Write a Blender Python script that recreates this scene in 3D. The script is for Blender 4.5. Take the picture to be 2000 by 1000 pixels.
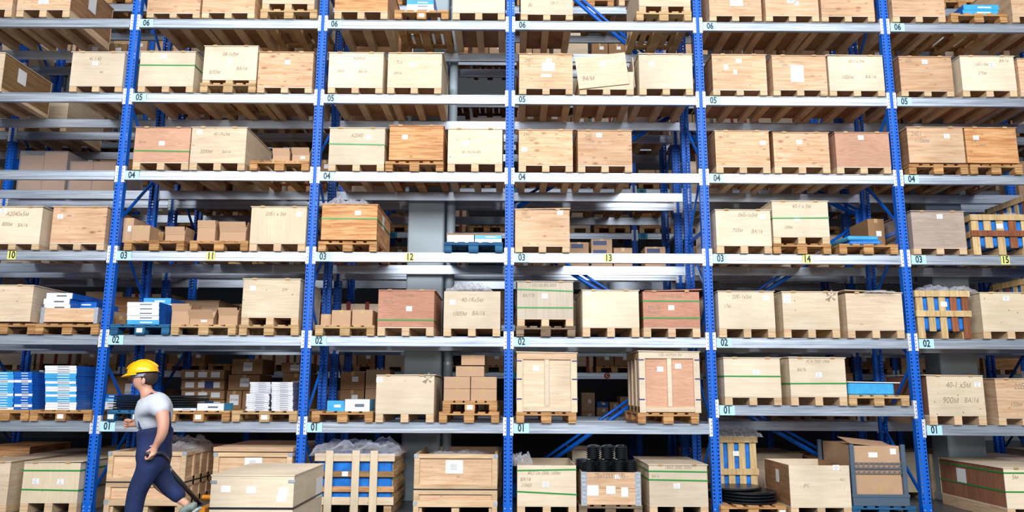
import bpy, bmesh, math, random
from mathutils import Vector, Matrix, Euler
import mathutils.noise as mn
for o in list(bpy.data.objects): bpy.data.objects.remove(o)
S = bpy.context.scene
COL = S.collection
R_ = random.Random(7)

# ------------------------------------------------------------------ camera
HC = 1.63
CX, CD, PIT, YAW, ROL, F = 0.0194, 10.3819, 0.1763, 0.0020, 0.0047, 1466.52
cp, sp, cy, sy, cr, sr = math.cos(PIT), math.sin(PIT), math.cos(YAW), math.sin(YAW), math.cos(ROL), math.sin(ROL)
fwd = Vector((sy*cp, cy*cp, sp)); rt0 = Vector((cy, -sy, 0)); up0 = rt0.cross(fwd)
rt = rt0*cr+up0*sr; up = up0*cr-rt0*sr
CAM = Vector((CX, -CD, HC))
cam = bpy.data.objects.new('camera', bpy.data.cameras.new('camera')); COL.objects.link(cam)
cam.matrix_world = Matrix(((rt.x, up.x, -fwd.x, CAM.x), (rt.y, up.y, -fwd.y, CAM.y), (rt.z, up.z, -fwd.z, CAM.z), (0, 0, 0, 1)))
cam.data.sensor_width = 36; cam.data.lens = 36*F/2000; cam.data.clip_end = 200
S.camera = cam
# ------------------------------------------------------------------ light
S.view_settings.view_transform = 'Standard'; S.view_settings.look = 'None'
S.view_settings.gamma = 1; S.view_settings.use_curve_mapping = False
S.view_settings.exposure = 0.2
W = bpy.data.worlds.new('world'); S.world = W; W.use_nodes = True
W.node_tree.nodes['Background'].inputs[0].default_value = (0.86, 0.93, 1.0, 1)
W.node_tree.nodes['Background'].inputs[1].default_value = 0.06
def area(name, loc, aim, sx, sy_, power, col=(1, 1, 1)):
    l = bpy.data.lights.new(name, 'AREA'); l.shape = 'RECTANGLE'; l.size = sx; l.size_y = sy_; l.energy = power; l.color = col
    o = bpy.data.objects.new(name, l); COL.objects.link(o); o.location = loc
    o.rotation_euler = (Vector(aim)-Vector(loc)).to_track_quat('-Z', 'Y').to_euler(); return o
area('hall_window_light', (0, -14.0, 8.6), (0, 0, 3.0), 21, 4.8, 3500, (1.0, 0.985, 0.965))  # added key light behind the camera, assumed source, no window is modelled there
area('aisle_overhead_fill', (1.0, -4.6, 13.5), (0.5, -1.6, 3.0), 16, 2, 220, (1, 0.99, 0.97))  # added overhead fill for the front aisle, the ceiling has no opening there
area('far_aisle_fill', (0, 4.4, 12.8), (0, 4.4, 0), 24, .8, 14, (1, 0.98, 0.95))  # weak added fill for the rear rows, not a roof opening

# ------------------------------------------------------------------ helpers
def at(px, py, Y):
    d = fwd+rt*((px-1000)/F)+up*((500-py)/F)
    return CAM+d*((Y-CAM.y)/d.y)
MATS = {}
def newmat(name):
    m = bpy.data.materials.new(name); m.use_nodes = True; MATS[name] = m
    nt = m.node_tree; return m, nt, nt.nodes['Principled BSDF']
def N(nt, t, **kw):
    n = nt.nodes.new(t)
    for k, v in kw.items():
        if k.startswith('i_'): n.inputs[k[2:]].default_value = v
        else: setattr(n, k, v)
    return n
def flat(name, col, rough=.6, metal=0, noise=0.0, nscale=6, spec=.5, bump=0):
    m, nt, b = newmat(name)
    b.inputs['Roughness'].default_value = rough; b.inputs['Metallic'].default_value = metal
    b.inputs['Specular IOR Level'].default_value = spec
    b.inputs['Base Color'].default_value = (*col, 1)
    if noise or bump:
        tc = N(nt, 'ShaderNodeTexCoord'); n = N(nt, 'ShaderNodeTexNoise'); n.inputs['Scale'].default_value = nscale; n.inputs['Detail'].default_value = 5
        nt.links.new(tc.outputs['Object'], n.inputs['Vector'])
        if noise:
            r = N(nt, 'ShaderNodeValToRGB')
            r.color_ramp.elements[0].position = .3; r.color_ramp.elements[1].position = .7
            r.color_ramp.elements[0].color = tuple(c*(1-noise) for c in col)+(1,); r.color_ramp.elements[1].color = tuple(min(1, c*(1+noise)) for c in col)+(1,)
            nt.links.new(n.outputs['Fac'], r.inputs[0]); nt.links.new(r.outputs[0], b.inputs['Base Color'])
        if bump:
            bp = N(nt, 'ShaderNodeBump'); bp.inputs['Strength'].default_value = bump; bp.inputs['Distance'].default_value = .01
            nt.links.new(n.outputs['Fac'], bp.inputs['Height']); nt.links.new(bp.outputs[0], b.inputs['Normal'])
    return m
def wood(name, light, dark, knots=.5, knotcol=(.16, .06, .02), vert=False, wave=0, contrast=1.0, dots=0):
    """plywood: stretched grain, faint plank tone changes, elliptical knots; every object gets its own offset"""
    m, nt, b = newmat(name); L = nt.links.new
    b.inputs['Roughness'].default_value = .68; b.inputs['Specular IOR Level'].default_value = .25
    tc = N(nt, 'ShaderNodeTexCoord'); oi = N(nt, 'ShaderNodeObjectInfo')
    mul = N(nt, 'ShaderNodeMath', operation='MULTIPLY'); mul.inputs[1].default_value = 57.0; L(oi.outputs['Random'], mul.inputs[0])
    add = N(nt, 'ShaderNodeVectorMath', operation='ADD'); L(tc.outputs['Object'], add.inputs[0]); L(mul.outputs[0], add.inputs[1])
    mp = N(nt, 'ShaderNodeMapping'); L(add.outputs[0], mp.inputs['Vector'])
    mp.inputs['Scale'].default_value = (16, 16, 1.1) if vert else (1.1, 1.1, 15)
    n1 = N(nt, 'ShaderNodeTexNoise'); n1.inputs['Scale'].default_value = 2.2; n1.inputs['Detail'].default_value = 7; n1.inputs['Distortion'].default_value = .6+wave; L(mp.outputs[0], n1.inputs['Vector'])
    n2 = N(nt, 'ShaderNodeTexNoise'); n2.inputs['Scale'].default_value = 1.3; n2.inputs['Detail'].default_value = 3; L(add.outputs[0], n2.inputs['Vector'])
    r1 = N(nt, 'ShaderNodeValToRGB'); r1.color_ramp.elements[0].position = .5-.18/contrast; r1.color_ramp.elements[1].position = .5+.12/contrast
    r1.color_ramp.elements[0].color = (*dark, 1); r1.color_ramp.elements[1].color = (*light, 1); L(n1.outputs['Fac'], r1.inputs[0])
    hs = N(nt, 'ShaderNodeHueSaturation'); L(r1.outputs[0], hs.inputs['Color'])
    mr = N(nt, 'ShaderNodeMapRange'); mr.inputs['From Min'].default_value = .3; mr.inputs['From Max'].default_value = .7; mr.inputs['To Min'].default_value = .86; mr.inputs['To Max'].default_value = 1.1
    L(n2.outputs['Fac'], mr.inputs['Value'])
    mr2 = N(nt, 'ShaderNodeMapRange'); mr2.inputs['To Min'].default_value = .88; mr2.inputs['To Max'].default_value = 1.06; L(oi.outputs['Random'], mr2.inputs['Value'])
    mm = N(nt, 'ShaderNodeMath', operation='MULTIPLY'); L(mr.outputs[0], mm.inputs[0]); L(mr2.outputs[0], mm.inputs[1]); L(mm.outputs[0], hs.inputs['Value'])
    out = hs.outputs[0]
    def spots(scale, th0, th1, col, sc, amt):
        nonlocal out
        mp2 = N(nt, 'ShaderNodeMapping'); L(add.outputs[0], mp2.inputs['Vector']); mp2.inputs['Scale'].default_value = sc
        v = N(nt, 'ShaderNodeTexVoronoi'); v.inputs['Scale'].default_value = scale; L(mp2.outputs[0], v.inputs['Vector'])
        rr = N(nt, 'ShaderNodeMapRange'); rr.inputs['From Min'].default_value = th0; rr.inputs['From Max'].default_value = th1; rr.inputs['To Min'].default_value = amt; rr.inputs['To Max'].default_value = 0
        L(v.outputs['Distance'], rr.inputs['Value'])
        mx = N(nt, 'ShaderNodeMix', data_type='RGBA'); L(rr.outputs[0], mx.inputs['Factor']); L(out, mx.inputs['A']); mx.inputs['B'].default_value = (*col, 1)
        out = mx.outputs['Result']
    if knots:
        spots(3.1, .03*knots, .2*knots, knotcol, (1.0, 1.0, 2.0) if not vert else (2.0, 2.0, 1.0), .75)
        spots(7.5, .04*knots, .26*knots, knotcol, (.8, .8, 1.9) if not vert else (1.9, 1.9, .8), .6)
    if dots: spots(9, .03*dots, .09*dots, (.05, .03, .02), (1, 1, 1), .8)
    L(out, b.inputs['Base Color'])
    bp = N(nt, 'ShaderNodeBump'); bp.inputs['Strength'].default_value = .12; bp.inputs['Distance'].default_value = .004
    L(n1.outputs['Fac'], bp.inputs['Height']); L(bp.outputs[0], b.inputs['Normal'])
    return m
PALE = ((.78, .65, .49), (.65, .50, .35)); PINE = ((.78, .56, .38), (.62, .38, .22))
wood('pale', *PALE, knots=.4, knotcol=(.34, .19, .1), contrast=.8)
wood('cream', (.82, .71, .56), (.72, .60, .45), knots=.3, knotcol=(.4, .27, .16), contrast=.7)
wood('pine', *PINE, knots=.62, knotcol=(.3, .11, .05))
wood('knotty', (.78, .53, .35), (.62, .36, .20), knots=.95, knotcol=(.22, .07, .03), contrast=1.0)
wood('orange', (.74, .42, .20), (.52, .23, .09), knots=.55, contrast=1.5, knotcol=(.2, .06, .02))
wood('pink', (.66, .40, .28), (.52, .27, .18), knots=0, wave=2.4, contrast=.8)
wood('redply', (.62, .33, .23), (.50, .22, .15), knots=0, wave=2.6, contrast=.9)
wood('greyply', (.52, .43, .37), (.40, .31, .26), knots=.2, wave=1.5, contrast=.9)
wood('greyvert', (.62, .55, .46), (.54, .46, .37), knots=.1, vert=True, contrast=.8, dots=.6)
wood('palevert', (.80, .69, .51), (.72, .59, .42), knots=.3, vert=True, contrast=.6, dots=.6)
wood('paledots', (.81, .70, .54), (.70, .57, .39), knots=.2, contrast=.7, dots=1.2)
wood('skidwood', (.76, .57, .37), (.60, .40, .23), knots=.3)
wood('palletwood', (.62, .36, .16), (.36, .17, .06), knots=.4, contrast=1.3)
wood('palletpale', (.66, .46, .25), (.45, .28, .13), knots=.4, contrast=1.2)
wood('oldpallet', (.30, .22, .15), (.15, .10, .06), knots=.4, contrast=1.3)
wood('bluepallet', (.03, .16, .34), (.015, .07, .17), knots=.2, contrast=1.2)
wood('slatwood', (.72, .55, .30), (.52, .34, .15), knots=.5, vert=True)
wood('slatred', (.34, .13, .06), (.2, .06, .03), knots=.3, vert=True)
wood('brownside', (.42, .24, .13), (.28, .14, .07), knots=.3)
wood('redside', (.33, .15, .09), (.24, .10, .06), knots=.1, vert=True)
wood('darkboard', (.36, .22, .10), (.22, .12, .05), knots=.3)
flat('card', (.54, .35, .22), .75, noise=.07, nscale=4)
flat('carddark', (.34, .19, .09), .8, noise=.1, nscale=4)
flat('tape', (.55, .38, .18), .35)
flat('paper', (.90, .93, .97), .6)
flat('ink', (.03, .05, .12), .6)
flat('pencil', (.33, .26, .19), .8)
flat('strapgreen', (.02, .30, .05), .4)
flat('strapblack', (.015, .02, .03), .4)
flat('clipblue', (.03, .04, .22), .4)
flat('signblue', (.50, .84, .98), .45)
flat('signyellow', (.86, .84, .22), .45)
flat('digit', (.004, .018, .055), .5)
flat('signcyan', (.02, .38, .75), .5)
flat('cred', (.35, .01, .03), .5)
flat('whitepaint', (.9, .9, .9), .5)
flat('redpost', (.25, .02, .02), .6)
flat('boxblue', (.01, .14, .62), .32, noise=.25, nscale=9)
flat('boxcyan', (.06, .42, .82), .35, noise=.12, nscale=14)
flat('boxwhite', (.86, .89, .94), .4, noise=.04, nscale=20)
flat('silverwhite', (.70, .73, .80), .35, noise=.14, nscale=26)
flat('silverside', (.20, .22, .34), .4, noise=.3, nscale=26)
flat('labelnavy', (.02, .05, .17), .5)
flat('rubber', (.006, .009, .014), .32, spec=.6)
flat('darkmetal', (.06, .08, .12), .4, metal=.5)
flat('cagegrey', (.10, .15, .22), .45, metal=.2)
flat('zinc', (.62, .70, .80), .35, metal=.6, noise=.15, nscale=30)
flat('tarp', (.015, .20, .72), .35, noise=.3, nscale=7, bump=.9)
flat('skin', (.62, .33, .24), .5)
flat('hair', (.035, .022, .018), .8)
flat('tshirt', (.55, .60, .70), .85, noise=.08, nscale=12, bump=.5)
flat('denim', (.006, .018, .085), .85, noise=.35, nscale=6, bump=1.0)
flat('helmet', (.95, .50, .01), .25)
flat('helmetband', (.30, .33, .48), .5)
flat('shoe', (.20, .26, .25), .6)
flat('sole', (.40, .48, .45), .6)
flat('jack', (.04, .05, .07), .4, metal=.3)
flat('jackorange', (.90, .33, .01), .4)
flat('steelrod', (.35, .42, .55), .25, metal=.7)
flat('pillar', (.34, .43, .50), .55, noise=.04, nscale=2)
flat('floor', (.075, .085, .10), .35, noise=.12, nscale=1.5)
flat('wallmat', (.07, .08, .10), .8)
flat('ceilmat', (.10, .11, .12), .8)
flat('pinkpaint', (.8, .08, .2), .6)

def galv():
    m, nt, b = newmat('galv'); L = nt.links.new
    b.inputs['Metallic'].default_value = .72
    tc = N(nt, 'ShaderNodeTexCoord'); oi = N(nt, 'ShaderNodeObjectInfo')
    add = N(nt, 'ShaderNodeVectorMath', operation='ADD'); mul = N(nt, 'ShaderNodeMath', operation='MULTIPLY'); mul.inputs[1].default_value = 31
    L(oi.outputs['Random'], mul.inputs[0]); L(tc.outputs['Object'], add.inputs[0]); L(mul.outputs[0], add.inputs[1])
    mp = N(nt, 'ShaderNodeMapping'); mp.inputs['Scale'].default_value = (.8, 3, 26); L(add.outputs[0], mp.inputs['Vector'])
    n = N(nt, 'ShaderNodeTexNoise'); n.inputs['Scale'].default_value = 2; n.inputs['Detail'].default_value = 4; L(mp.outputs[0], n.inputs['Vector'])
    r = N(nt, 'ShaderNodeValToRGB'); r.color_ramp.elements[0].position = .3; r.color_ramp.elements[1].position = .7
    r.color_ramp.elements[0].color = (.40, .48, .60, 1); r.color_ramp.elements[1].color = (.64, .72, .84, 1)
    L(n.outputs['Fac'], r.inputs[0]); L(r.outputs[0], b.inputs['Base Color'])
    q = N(nt, 'ShaderNodeMapRange'); q.inputs['To Min'].default_value = .28; q.inputs['To Max'].default_value = .5; L(n.outputs['Fac'], q.inputs['Value']); L(q.outputs[0], b.inputs['Roughness'])
galv()
def perforated(name, col, rad, gauge, rough=.33, metal=0, noise=0):
    """sheet steel with two columns of real see-through holes every 50 mm"""
    m, nt, b = newmat(name); L = nt.links.new
    b.inputs['Base Color'].default_value = (*col, 1); b.inputs['Roughness'].default_value = rough; b.inputs['Metallic'].default_value = metal
    tc = N(nt, 'ShaderNodeTexCoord'); sx = N(nt, 'ShaderNodeSeparateXYZ'); L(tc.outputs['Object'], sx.inputs[0])
    def M(op, a, bb=None):
        n = N(nt, 'ShaderNodeMath', operation=op)
        for i, v in enumerate((a, bb)):
            if v is None: continue
            if isinstance(v, (int, float)): n.inputs[i].default_value = v
            else: L(v, n.inputs[i])
        return n.outputs[0]
    dx = M('SUBTRACT', M('ABSOLUTE', sx.outputs['X']), gauge)
    dz = M('SUBTRACT', M('FLOORED_MODULO', sx.outputs['Z'], .05), .025)
    d = M('ADD', M('MULTIPLY', dx, dx), M('MULTIPLY', dz, dz))
    mask = M('LESS_THAN', d, rad*rad)
    tr = N(nt, 'ShaderNodeBsdfTransparent'); mx = N(nt, 'ShaderNodeMixShader')
    L(mask, mx.inputs[0]); L(b.outputs[0], mx.inputs[1]); L(tr.outputs[0], mx.inputs[2])
    L(mx.outputs[0], nt.nodes['Material Output'].inputs['Surface'])
BLUE = (.001, .13, .68)
perforated('postblue', BLUE, .0115, .039, rough=.5)
flat('blue', BLUE, .3)
perforated('connector', (.78, .82, .90), .0075, .039, rough=.5, metal=.3)
def plastic():
    m, nt, b = newmat('plastic'); L = nt.links.new
    b.inputs['Base Color'].default_value = (.80, .82, .92, 1); b.inputs['Roughness'].default_value = .15
    tr = N(nt, 'ShaderNodeBsdfTransparent'); mx = N(nt, 'ShaderNodeMixShader'); mx.inputs[0].default_value = .38
    lw = N(nt, 'ShaderNodeLayerWeight'); lw.inputs[0].default_value = .45
    q = N(nt, 'ShaderNodeMapRange'); q.inputs['To Min'].default_value = .10; q.inputs['To Max'].default_value = .6; L(lw.outputs['Facing'], q.inputs['Value']); L(q.outputs[0], mx.inputs[0])
    L(tr.outputs[0], mx.inputs[1]); L(b.outputs[0], mx.inputs[2]); L(mx.outputs[0], nt.nodes['Material Output'].inputs['Surface'])
plastic()
def glassmat():
    m, nt, b = newmat('glass'); L = nt.links.new
    gl = N(nt, 'ShaderNodeBsdfGlossy'); gl.inputs['Roughness'].default_value = .05
    tr = N(nt, 'ShaderNodeBsdfTransparent'); mx = N(nt, 'ShaderNodeMixShader'); mx.inputs[0].default_value = .08
    L(tr.outputs[0], mx.inputs[1]); L(gl.outputs[0], mx.inputs[2]); L(mx.outputs[0], nt.nodes['Material Output'].inputs['Surface'])
glassmat()

class MB:
    def __init__(s): s.v = []; s.f = []
    def box(s, x0, x1, y0, y1, z0, z1, M=None):
        b = len(s.v)
        for z in (z0, z1):
            for x, y in ((x0, y0), (x1, y0), (x1, y1), (x0, y1)):
                p = Vector((x, y, z)); s.v.append(tuple(M @ p if M else p))
        for q in ((0, 3, 2, 1), (4, 5, 6, 7), (0, 1, 5, 4), (1, 2, 6, 5), (2, 3, 7, 6), (3, 0, 4, 7)): s.f.append(tuple(b+i for i in q))
        return s
    def quad(s, *p):
        b = len(s.v); s.v += [tuple(q) for q in p]; s.f.append(tuple(range(b, b+len(p)))); return s
    def tube(s, a, b_, r, n=12, r2=None, caps=True):
        a = Vector(a); b_ = Vector(b_); d = (b_-a).normalized(); u = d.orthogonal().normalized(); w = d.cross(u); k = len(s.v); r2 = r if r2 is None else r2
        for P, rr in ((a, r), (b_, r2)):
            for i in range(n):
                t = 2*math.pi*i/n; s.v.append(tuple(P+u*(rr*math.cos(t))+w*(rr*math.sin(t))))
        for i in range(n): s.f.append((k+i, k+(i+1) % n, k+n+(i+1) % n, k+n+i))
        if caps: s.f.append(tuple(k+i for i in range(n))[::-1]); s.f.append(tuple(k+n+i for i in range(n)))
        return s
    def bar(s, a, b_, w, h):   # rectangular bar between two points
        a = Vector(a); b_ = Vector(b_); d = b_-a; M = Matrix.Translation(a) @ d.to_track_quat('X', 'Z').to_matrix().to_4x4()
        return s.box(0, d.length, -w/2, w/2, -h/2, h/2, M)
    def lathe(s, prof, n=28, c=(0, 0, 0)):
        k = len(s.v)
        for r, z in prof:
            for i in range(n):
                t = 2*math.pi*i/n; s.v.append((c[0]+r*math.cos(t), c[1]+r*math.sin(t), c[2]+z))
        for j in range(len(prof)-1):
            for i in range(n): s.f.append((k+j*n+i, k+j*n+(i+1) % n, k+(j+1)*n+(i+1) % n, k+(j+1)*n+i))
        return s
    def build(s, name, mat, parent=None, loc=None, rot=None, bevel=0, smooth=False, faces=None, solid=0):
        me = bpy.data.meshes.new(name); me.from_pydata(s.v, [], s.f); me.update()
        for m in (mat if isinstance(mat, (list, tuple)) else [mat]): me.materials.append(MATS[m])
        if faces:
            for i, k in faces.items(): me.polygons[i].material_index = k
        if smooth:
            for p in me.polygons: p.use_smooth = True
        o = bpy.data.objects.new(name, me); COL.objects.link(o)
        if parent: o.parent = parent
        if loc is not None: o.location = loc
        if rot is not None: o.rotation_euler = rot
        if bevel:
            md = o.modifiers.new('bevel', 'BEVEL'); md.width = bevel; md.segments = 1; md.limit_method = 'ANGLE'
        if solid:
            md = o.modifiers.new('solid', 'SOLIDIFY'); md.thickness = solid; md.offset = 1
        return o
import re
NUM = {'01': 'one', '02': 'two', '03': 'three', '04': 'four', '05': 'five', '06': 'six', '07': 'seven', '08': 'eight', '09': 'nine', '010': 'ten', '10': 'ten', '11': 'eleven', '12': 'twelve', '13': 'thirteen', '14': 'fourteen', '15': 'fifteen'}
SUBS = [(r', far left on', ', outermost on'), (r', (second|outermost|behind the discs) on', r', \1 on'), (r', left on', ', sign end of'), (r', middle on', ', middle of'), (r', right on', ', far end of'), (r'\bin bay', 'bay'),
        (r'the left picture edge', 'the picture edge'), (r'the right picture edge', 'the picture edge'), (r'left of the black trays', 'beside the black trays'), (r'left of bay', 'before bay'), (r'right of bay', 'past bay'),
        (r'\bleftmost\b', 'first'), (r'\brightmost\b', 'last'), (r'\bfrom left\b', 'from the sign side'), (r'\bleft\b', 'sign side'), (r'\bright\b', 'far side'), (r'the bay signed', 'bay')]
def fl(l):
    if not l: return l
    for a, b in SUBS: l = re.sub(a, b, l)
    l = re.sub(r'\b(0\d0?|1[0-5])\b', lambda m: NUM.get(m.group(1), m.group(1)), l)
    return l
def tag(o, label, cat, group=None, kind=None):
    label = fl(label); group = fl(group)
    if kind: o['kind'] = kind
    if label: o['label'] = label
    if cat: o['category'] = cat
    if group: o['group'] = group
    return o
def thing(name, loc, label, cat, group=None, rot=(0, 0, 0)):
    o = bpy.data.objects.new(name, None); COL.objects.link(o); o.location = loc; o.rotation_euler = rot; o.empty_display_size = .1
    return tag(o, label, cat, group)
def dup(o, loc, label, group=None, rot=None, scale=None):
    c = o.copy(); COL.objects.link(c); c.location = loc; c['label'] = fl(label)
    if group: c['group'] = fl(group)
    if rot is not None: c.rotation_euler = rot
    if scale is not None: c.scale = scale
    for ch in list(o.children):
        if ch.name.startswith(('number_sign', 'round_sign')): continue
        d = ch.copy(); COL.objects.link(d); d.parent = c
        for g in ch.children:
            e = g.copy(); COL.objects.link(e); e.parent = d
    return c
TXT = {}
def textmesh(s, off=0.0, shear=0.0):
    k = (s, off, shear)
    if k in TXT: return TXT[k]
    c = bpy.data.curves.new('t', 'FONT'); c.body = s; c.size = 1; c.align_x = 'CENTER'; c.align_y = 'CENTER'; c.offset = off; c.shear = shear; c.resolution_u = 3
    o = bpy.data.objects.new('t', c); COL.objects.link(o)
    dg = bpy.context.evaluated_depsgraph_get(); me = bpy.data.meshes.new_from_object(o.evaluated_get(dg)); me.name = 'lettering'
    bpy.data.objects.remove(o); TXT[k] = me; return me
def text(s, name, mat, parent, loc, h, wx=1.0, off=0.0, shear=0.0, rot=(math.pi/2, 0, 0)):
    me = textmesh(s, off, shear)
    key = (s, off, shear, mat)
    if key not in TXT:
        m2 = me.copy(); m2.materials.clear(); m2.materials.append(MATS[mat]); TXT[key] = m2
    o = bpy.data.objects.new(name, TXT[key]); COL.objects.link(o); o.parent = parent; o.location = loc; o.rotation_euler = rot; o.scale = (h*1.4*wx, h*1.4, 1)
    return o
ORD = ['topmost', 'second from top', 'third from top', 'fourth from top', 'fifth from top', 'sixth from top', 'seventh from top', 'eighth from top', 'ninth from top', 'tenth from top',
       'eleventh from top', 'twelfth from top', 'thirteenth from top', 'fourteenth from top', 'fifteenth from top', 'sixteenth from top', 'seventeenth from top', 'eighteenth from top']
P = 2.785
MID = {1: 1.142, 2: 2.302, 3: 3.476, 4: 4.643, 5: 5.814, 6: 6.977, 7: 8.14}
def top(L): return 0.0 if L == 0 else MID[L]+.047
TOP14 = 1.39+.047
MID3 = {1: .93, 2: 1.957, 3: 2.98, 4: 4.0, 5: 5.03, 6: 6.05, 7: 7.08, 8: 8.1, 9: 9.13}
SH = {0: 'the floor', 1: 'shelf 01', 2: 'shelf 02', 3: 'shelf 03', 4: 'shelf 04', 5: 'shelf 05', 6: 'shelf 06'}

# ------------------------------------------------------------------ setting
def struct(o): o['kind'] = 'structure'; return o
struct(MB().box(-26, 26, -20, 16, -.1, 0).build('floor', 'floor'))
struct(MB().box(-26, 26, -20, 16, 14.6, 14.8).build('ceiling', 'ceilmat'))
wb = MB(); wb.box(-26, 14.1, 15, 15.2, 0, 10.2).box(-26, 26, 15, 15.2, 12.9, 14.6).box(14.1, 26, 15, 15.2, 9.2, 10.2)
struct(wb.build('wall_back', 'wallmat'))
struct(MB().box(-26.2, -26, -20, 16, 0, 14.6).build('wall_left', 'wallmat'))
struct(MB().box(26, 26.2, -20, 16, 0, 14.6).build('wall_right', 'wallmat'))
w1 = MB()
for x in range(-26, 27, 2): w1.box(x-.04, x+.04, 15.02, 15.14, 10.2, 12.9)
w1 = struct(w1.build('window_1', 'wallmat')); MB().box(-26, 26, 15.07, 15.09, 10.2, 12.9).build('pane', 'glass', w1)
w2 = MB()
for x in (14.1, 17, 20, 23, 25.9): w2.box(x-.05, x+.05, 15.02, 15.14, 0, 9.2)
for z in (2.3, 4.6, 6.9): w2.box(14.1, 26, 15.02, 15.14, z-.04, z+.04)
w2 = struct(w2.build('window_2', 'wallmat')); MB().box(14.1, 26, 15.07, 15.09, 0, 9.2).build('pane', 'glass', w2)
def pillar(x0, x1, lab):
    t = thing('concrete_pillar', ((x0+x1)/2, 1.42, 0), lab, 'pillar')
    w = (x1-x0)/2
    MB().box(-w, w, -.24, .22, 0, 12).build('shaft', 'pillar', t, bevel=.02)
    MB().box(-w-.02, w+.02, -.25, .23, 0, .12).build('plinth', 'pillar', t, bevel=.01)
pillar(-1.60, -1.03, 'grey painted square pillar standing behind the bay signed 12')
pillar(6.60, 7.17, 'grey painted square pillar standing behind the bay signed 15')
dp = thing('downpipe', (-.93, 1.3, 0), 'blue grey round downpipe beside the pillar behind bay 12', 'pipe')
MB().tube((0, 0, 0), (0, 0, 12), .068, 20, caps=False).build('pipe', 'pillar', dp, smooth=True)
for z in (2.0, 4.95, 7.9): MB().tube((0, 0, z), (0, 0, z+.05), .078, 20).build('collar', 'zinc', dp)

# ------------------------------------------------------------------ racks
BAYN = {-3: '10', -2: '11', -1: '12', 0: '13', 1: '14', 2: '15'}
def post_mesh(h, back=False):
    """open C section with a recessed centre rib and rear lips"""
    pr = [(-.022, .09), (-.06, .09), (-.06, 0), (-.021, 0), (-.015, .009), (.015, .009), (.021, 0), (.06, 0), (.06, .09), (.022, .09)]
    m = MB(); sgn = -1 if back else 1
    for i in range(len(pr)-1):
        a, b = pr[i], pr[i+1]
        m.quad((a[0], a[1]*sgn, 0), (b[0], b[1]*sgn, 0), (b[0], b[1]*sgn, h), (a[0], a[1]*sgn, h))
    return m
def frame(x, yf, yb, h, lab, mat='postblue', zz=0, step=.92, flip=False):
    t = thing('rack_frame', (x, yf, 0), lab, 'rack frame')
    post_mesh(h).build('upright_post', mat, t, loc=(0, 0, 0))
    post_mesh(h, True).build('upright_post', mat, t, loc=(0, yb-yf, 0))
    d = yb-yf-.06; z = .2+zz; k = flip; i = 0
    while z+step < h:
        a = (0, .05, z) if k else (0, d, z); b = (0, d, z+step) if k else (0, .05, z+step)
        MB().bar(a, b, .03, .045).build('brace', 'blue', t, bevel=.006); z += step; k = not k; i += 1
        if i % 4 == 0: MB().bar((0, .05, z), (0, d, z), .03, .045).build('brace', 'blue', t); z += .06
    for y in (.045, yb-yf-.045):
        MB().box(-.075, .075, y-.065, y+.065, 0, .012).build('foot_plate', 'blue', t)
    f = MB().box(-.067, .067, -.006, .0, .0, .13).box(-.067, -.0615, -.006, .09, 0, .13).box(.0615, .067, -.006, .09, 0, .13).build('post_shoe', 'blue', t)
    for sx in (-.039, .039):
        for z in (.03, .08): MB().tube((sx, -.016, z), (sx, -.004, z), .009, 10).build('bolt', 'zinc', f)
    return t
def beam_mesh(w):
    pr = [(0.0, .047), (-.012, .047), (-.016, .043), (-.016, .036), (-.009, .030), (-.009, -.040), (-.012, -.046), (-.018, -.050), (-.018, -.088), (-.013, -.093), (.032, -.093), (.032, .040), (.02, .047)]
    m = MB(); n = len(pr)
    for i in range(n):
        a, b = pr[i], pr[(i+1) % n]
        m.quad((-w/2, a[0], a[1]), (w/2, a[0], a[1]), (w/2, b[0], b[1]), (-w/2, b[0], b[1]))
    return m
proto_beam = None
def beam(xc, y, z, back, lab, name='rack_beam', plates=True, w=P-.14):
    global proto_beam
    if proto_beam is None:
        t = thing(name, (xc, y, z), lab, 'beam')
        beam_mesh(w).build('rail', 'galv', t)
        for s in (-1, 1):
            c = MB().box(.025 if s < 0 else -.070, .070 if s < 0 else -.025, -.005, 0, -.121, .121).box(.066 if s < 0 else -.070, .070 if s < 0 else -.066, 0, .045, -.121, .121)
            c.build('connector', 'connector', t, loc=(s*P/2, 0, 0))
        proto_beam = t
    else: t = dup(proto_beam, (xc, y, z), lab)
    t.rotation_euler = (0, 0, math.pi if back else 0)
    return t
def sign(t, s, x, w, mat, h=.128, th=.085):
    p = MB().box(-w/2, w/2, -.002, .0, -h/2, h/2).build('number_sign', mat, t, loc=(x, -.0185, -.023))
    text(s, 'digits', 'digit', p, (0, -.003, 0), th*1.12, .74, .028)
for k in range(-4, 4):
    a, b = BAYN.get(k-1), BAYN.get(k)
    nm = f'between bays {a} and {b}' if a and b else (f'left of bay {b}' if b else f'right of bay {a}' if a else 'beyond the picture')
    if k in range(-3, 4): frame(k*P, 0, 1.1, 9.0, f'tall blue front row rack frame {nm}', flip=k % 2 == 0)
for k in range(-3, 3):
    for L in range(1, 7):
        z = MID[L]+(.25 if (k == 1 and L == 1) else 0)
        t = beam(k*P+P/2, 0, z, False, f'grey front steel beam signed 0{L} in the bay signed {BAYN[k]}')
        sign(t, f'0{L}', -P/2+.178, .205, 'signblue')
        if L == 3: sign(t, BAYN[k], 0, .118, 'signyellow', .122, .088)
        beam(k*P+P/2, 1.1, MID[L], True, f'grey rear steel beam of shelf 0{L} in bay {BAYN[k]}, front rack row')
WORD = {-5: 'behind far left', -4: 'behind the left picture edge', 3: 'behind the right picture edge'}
for k in range(-4, 5):
    n = f'behind the frame {("left of bay "+BAYN[k]) if k in BAYN else "at the outer edge before bay ten" if k < 0 else "past bay fifteen" if k == 3 else "one bay past fifteen"}'
    frame(k*P, 1.7, 2.8, 9.6, f'blue second row rack frame {n}', zz=.3, flip=k % 2 == 1)
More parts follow.
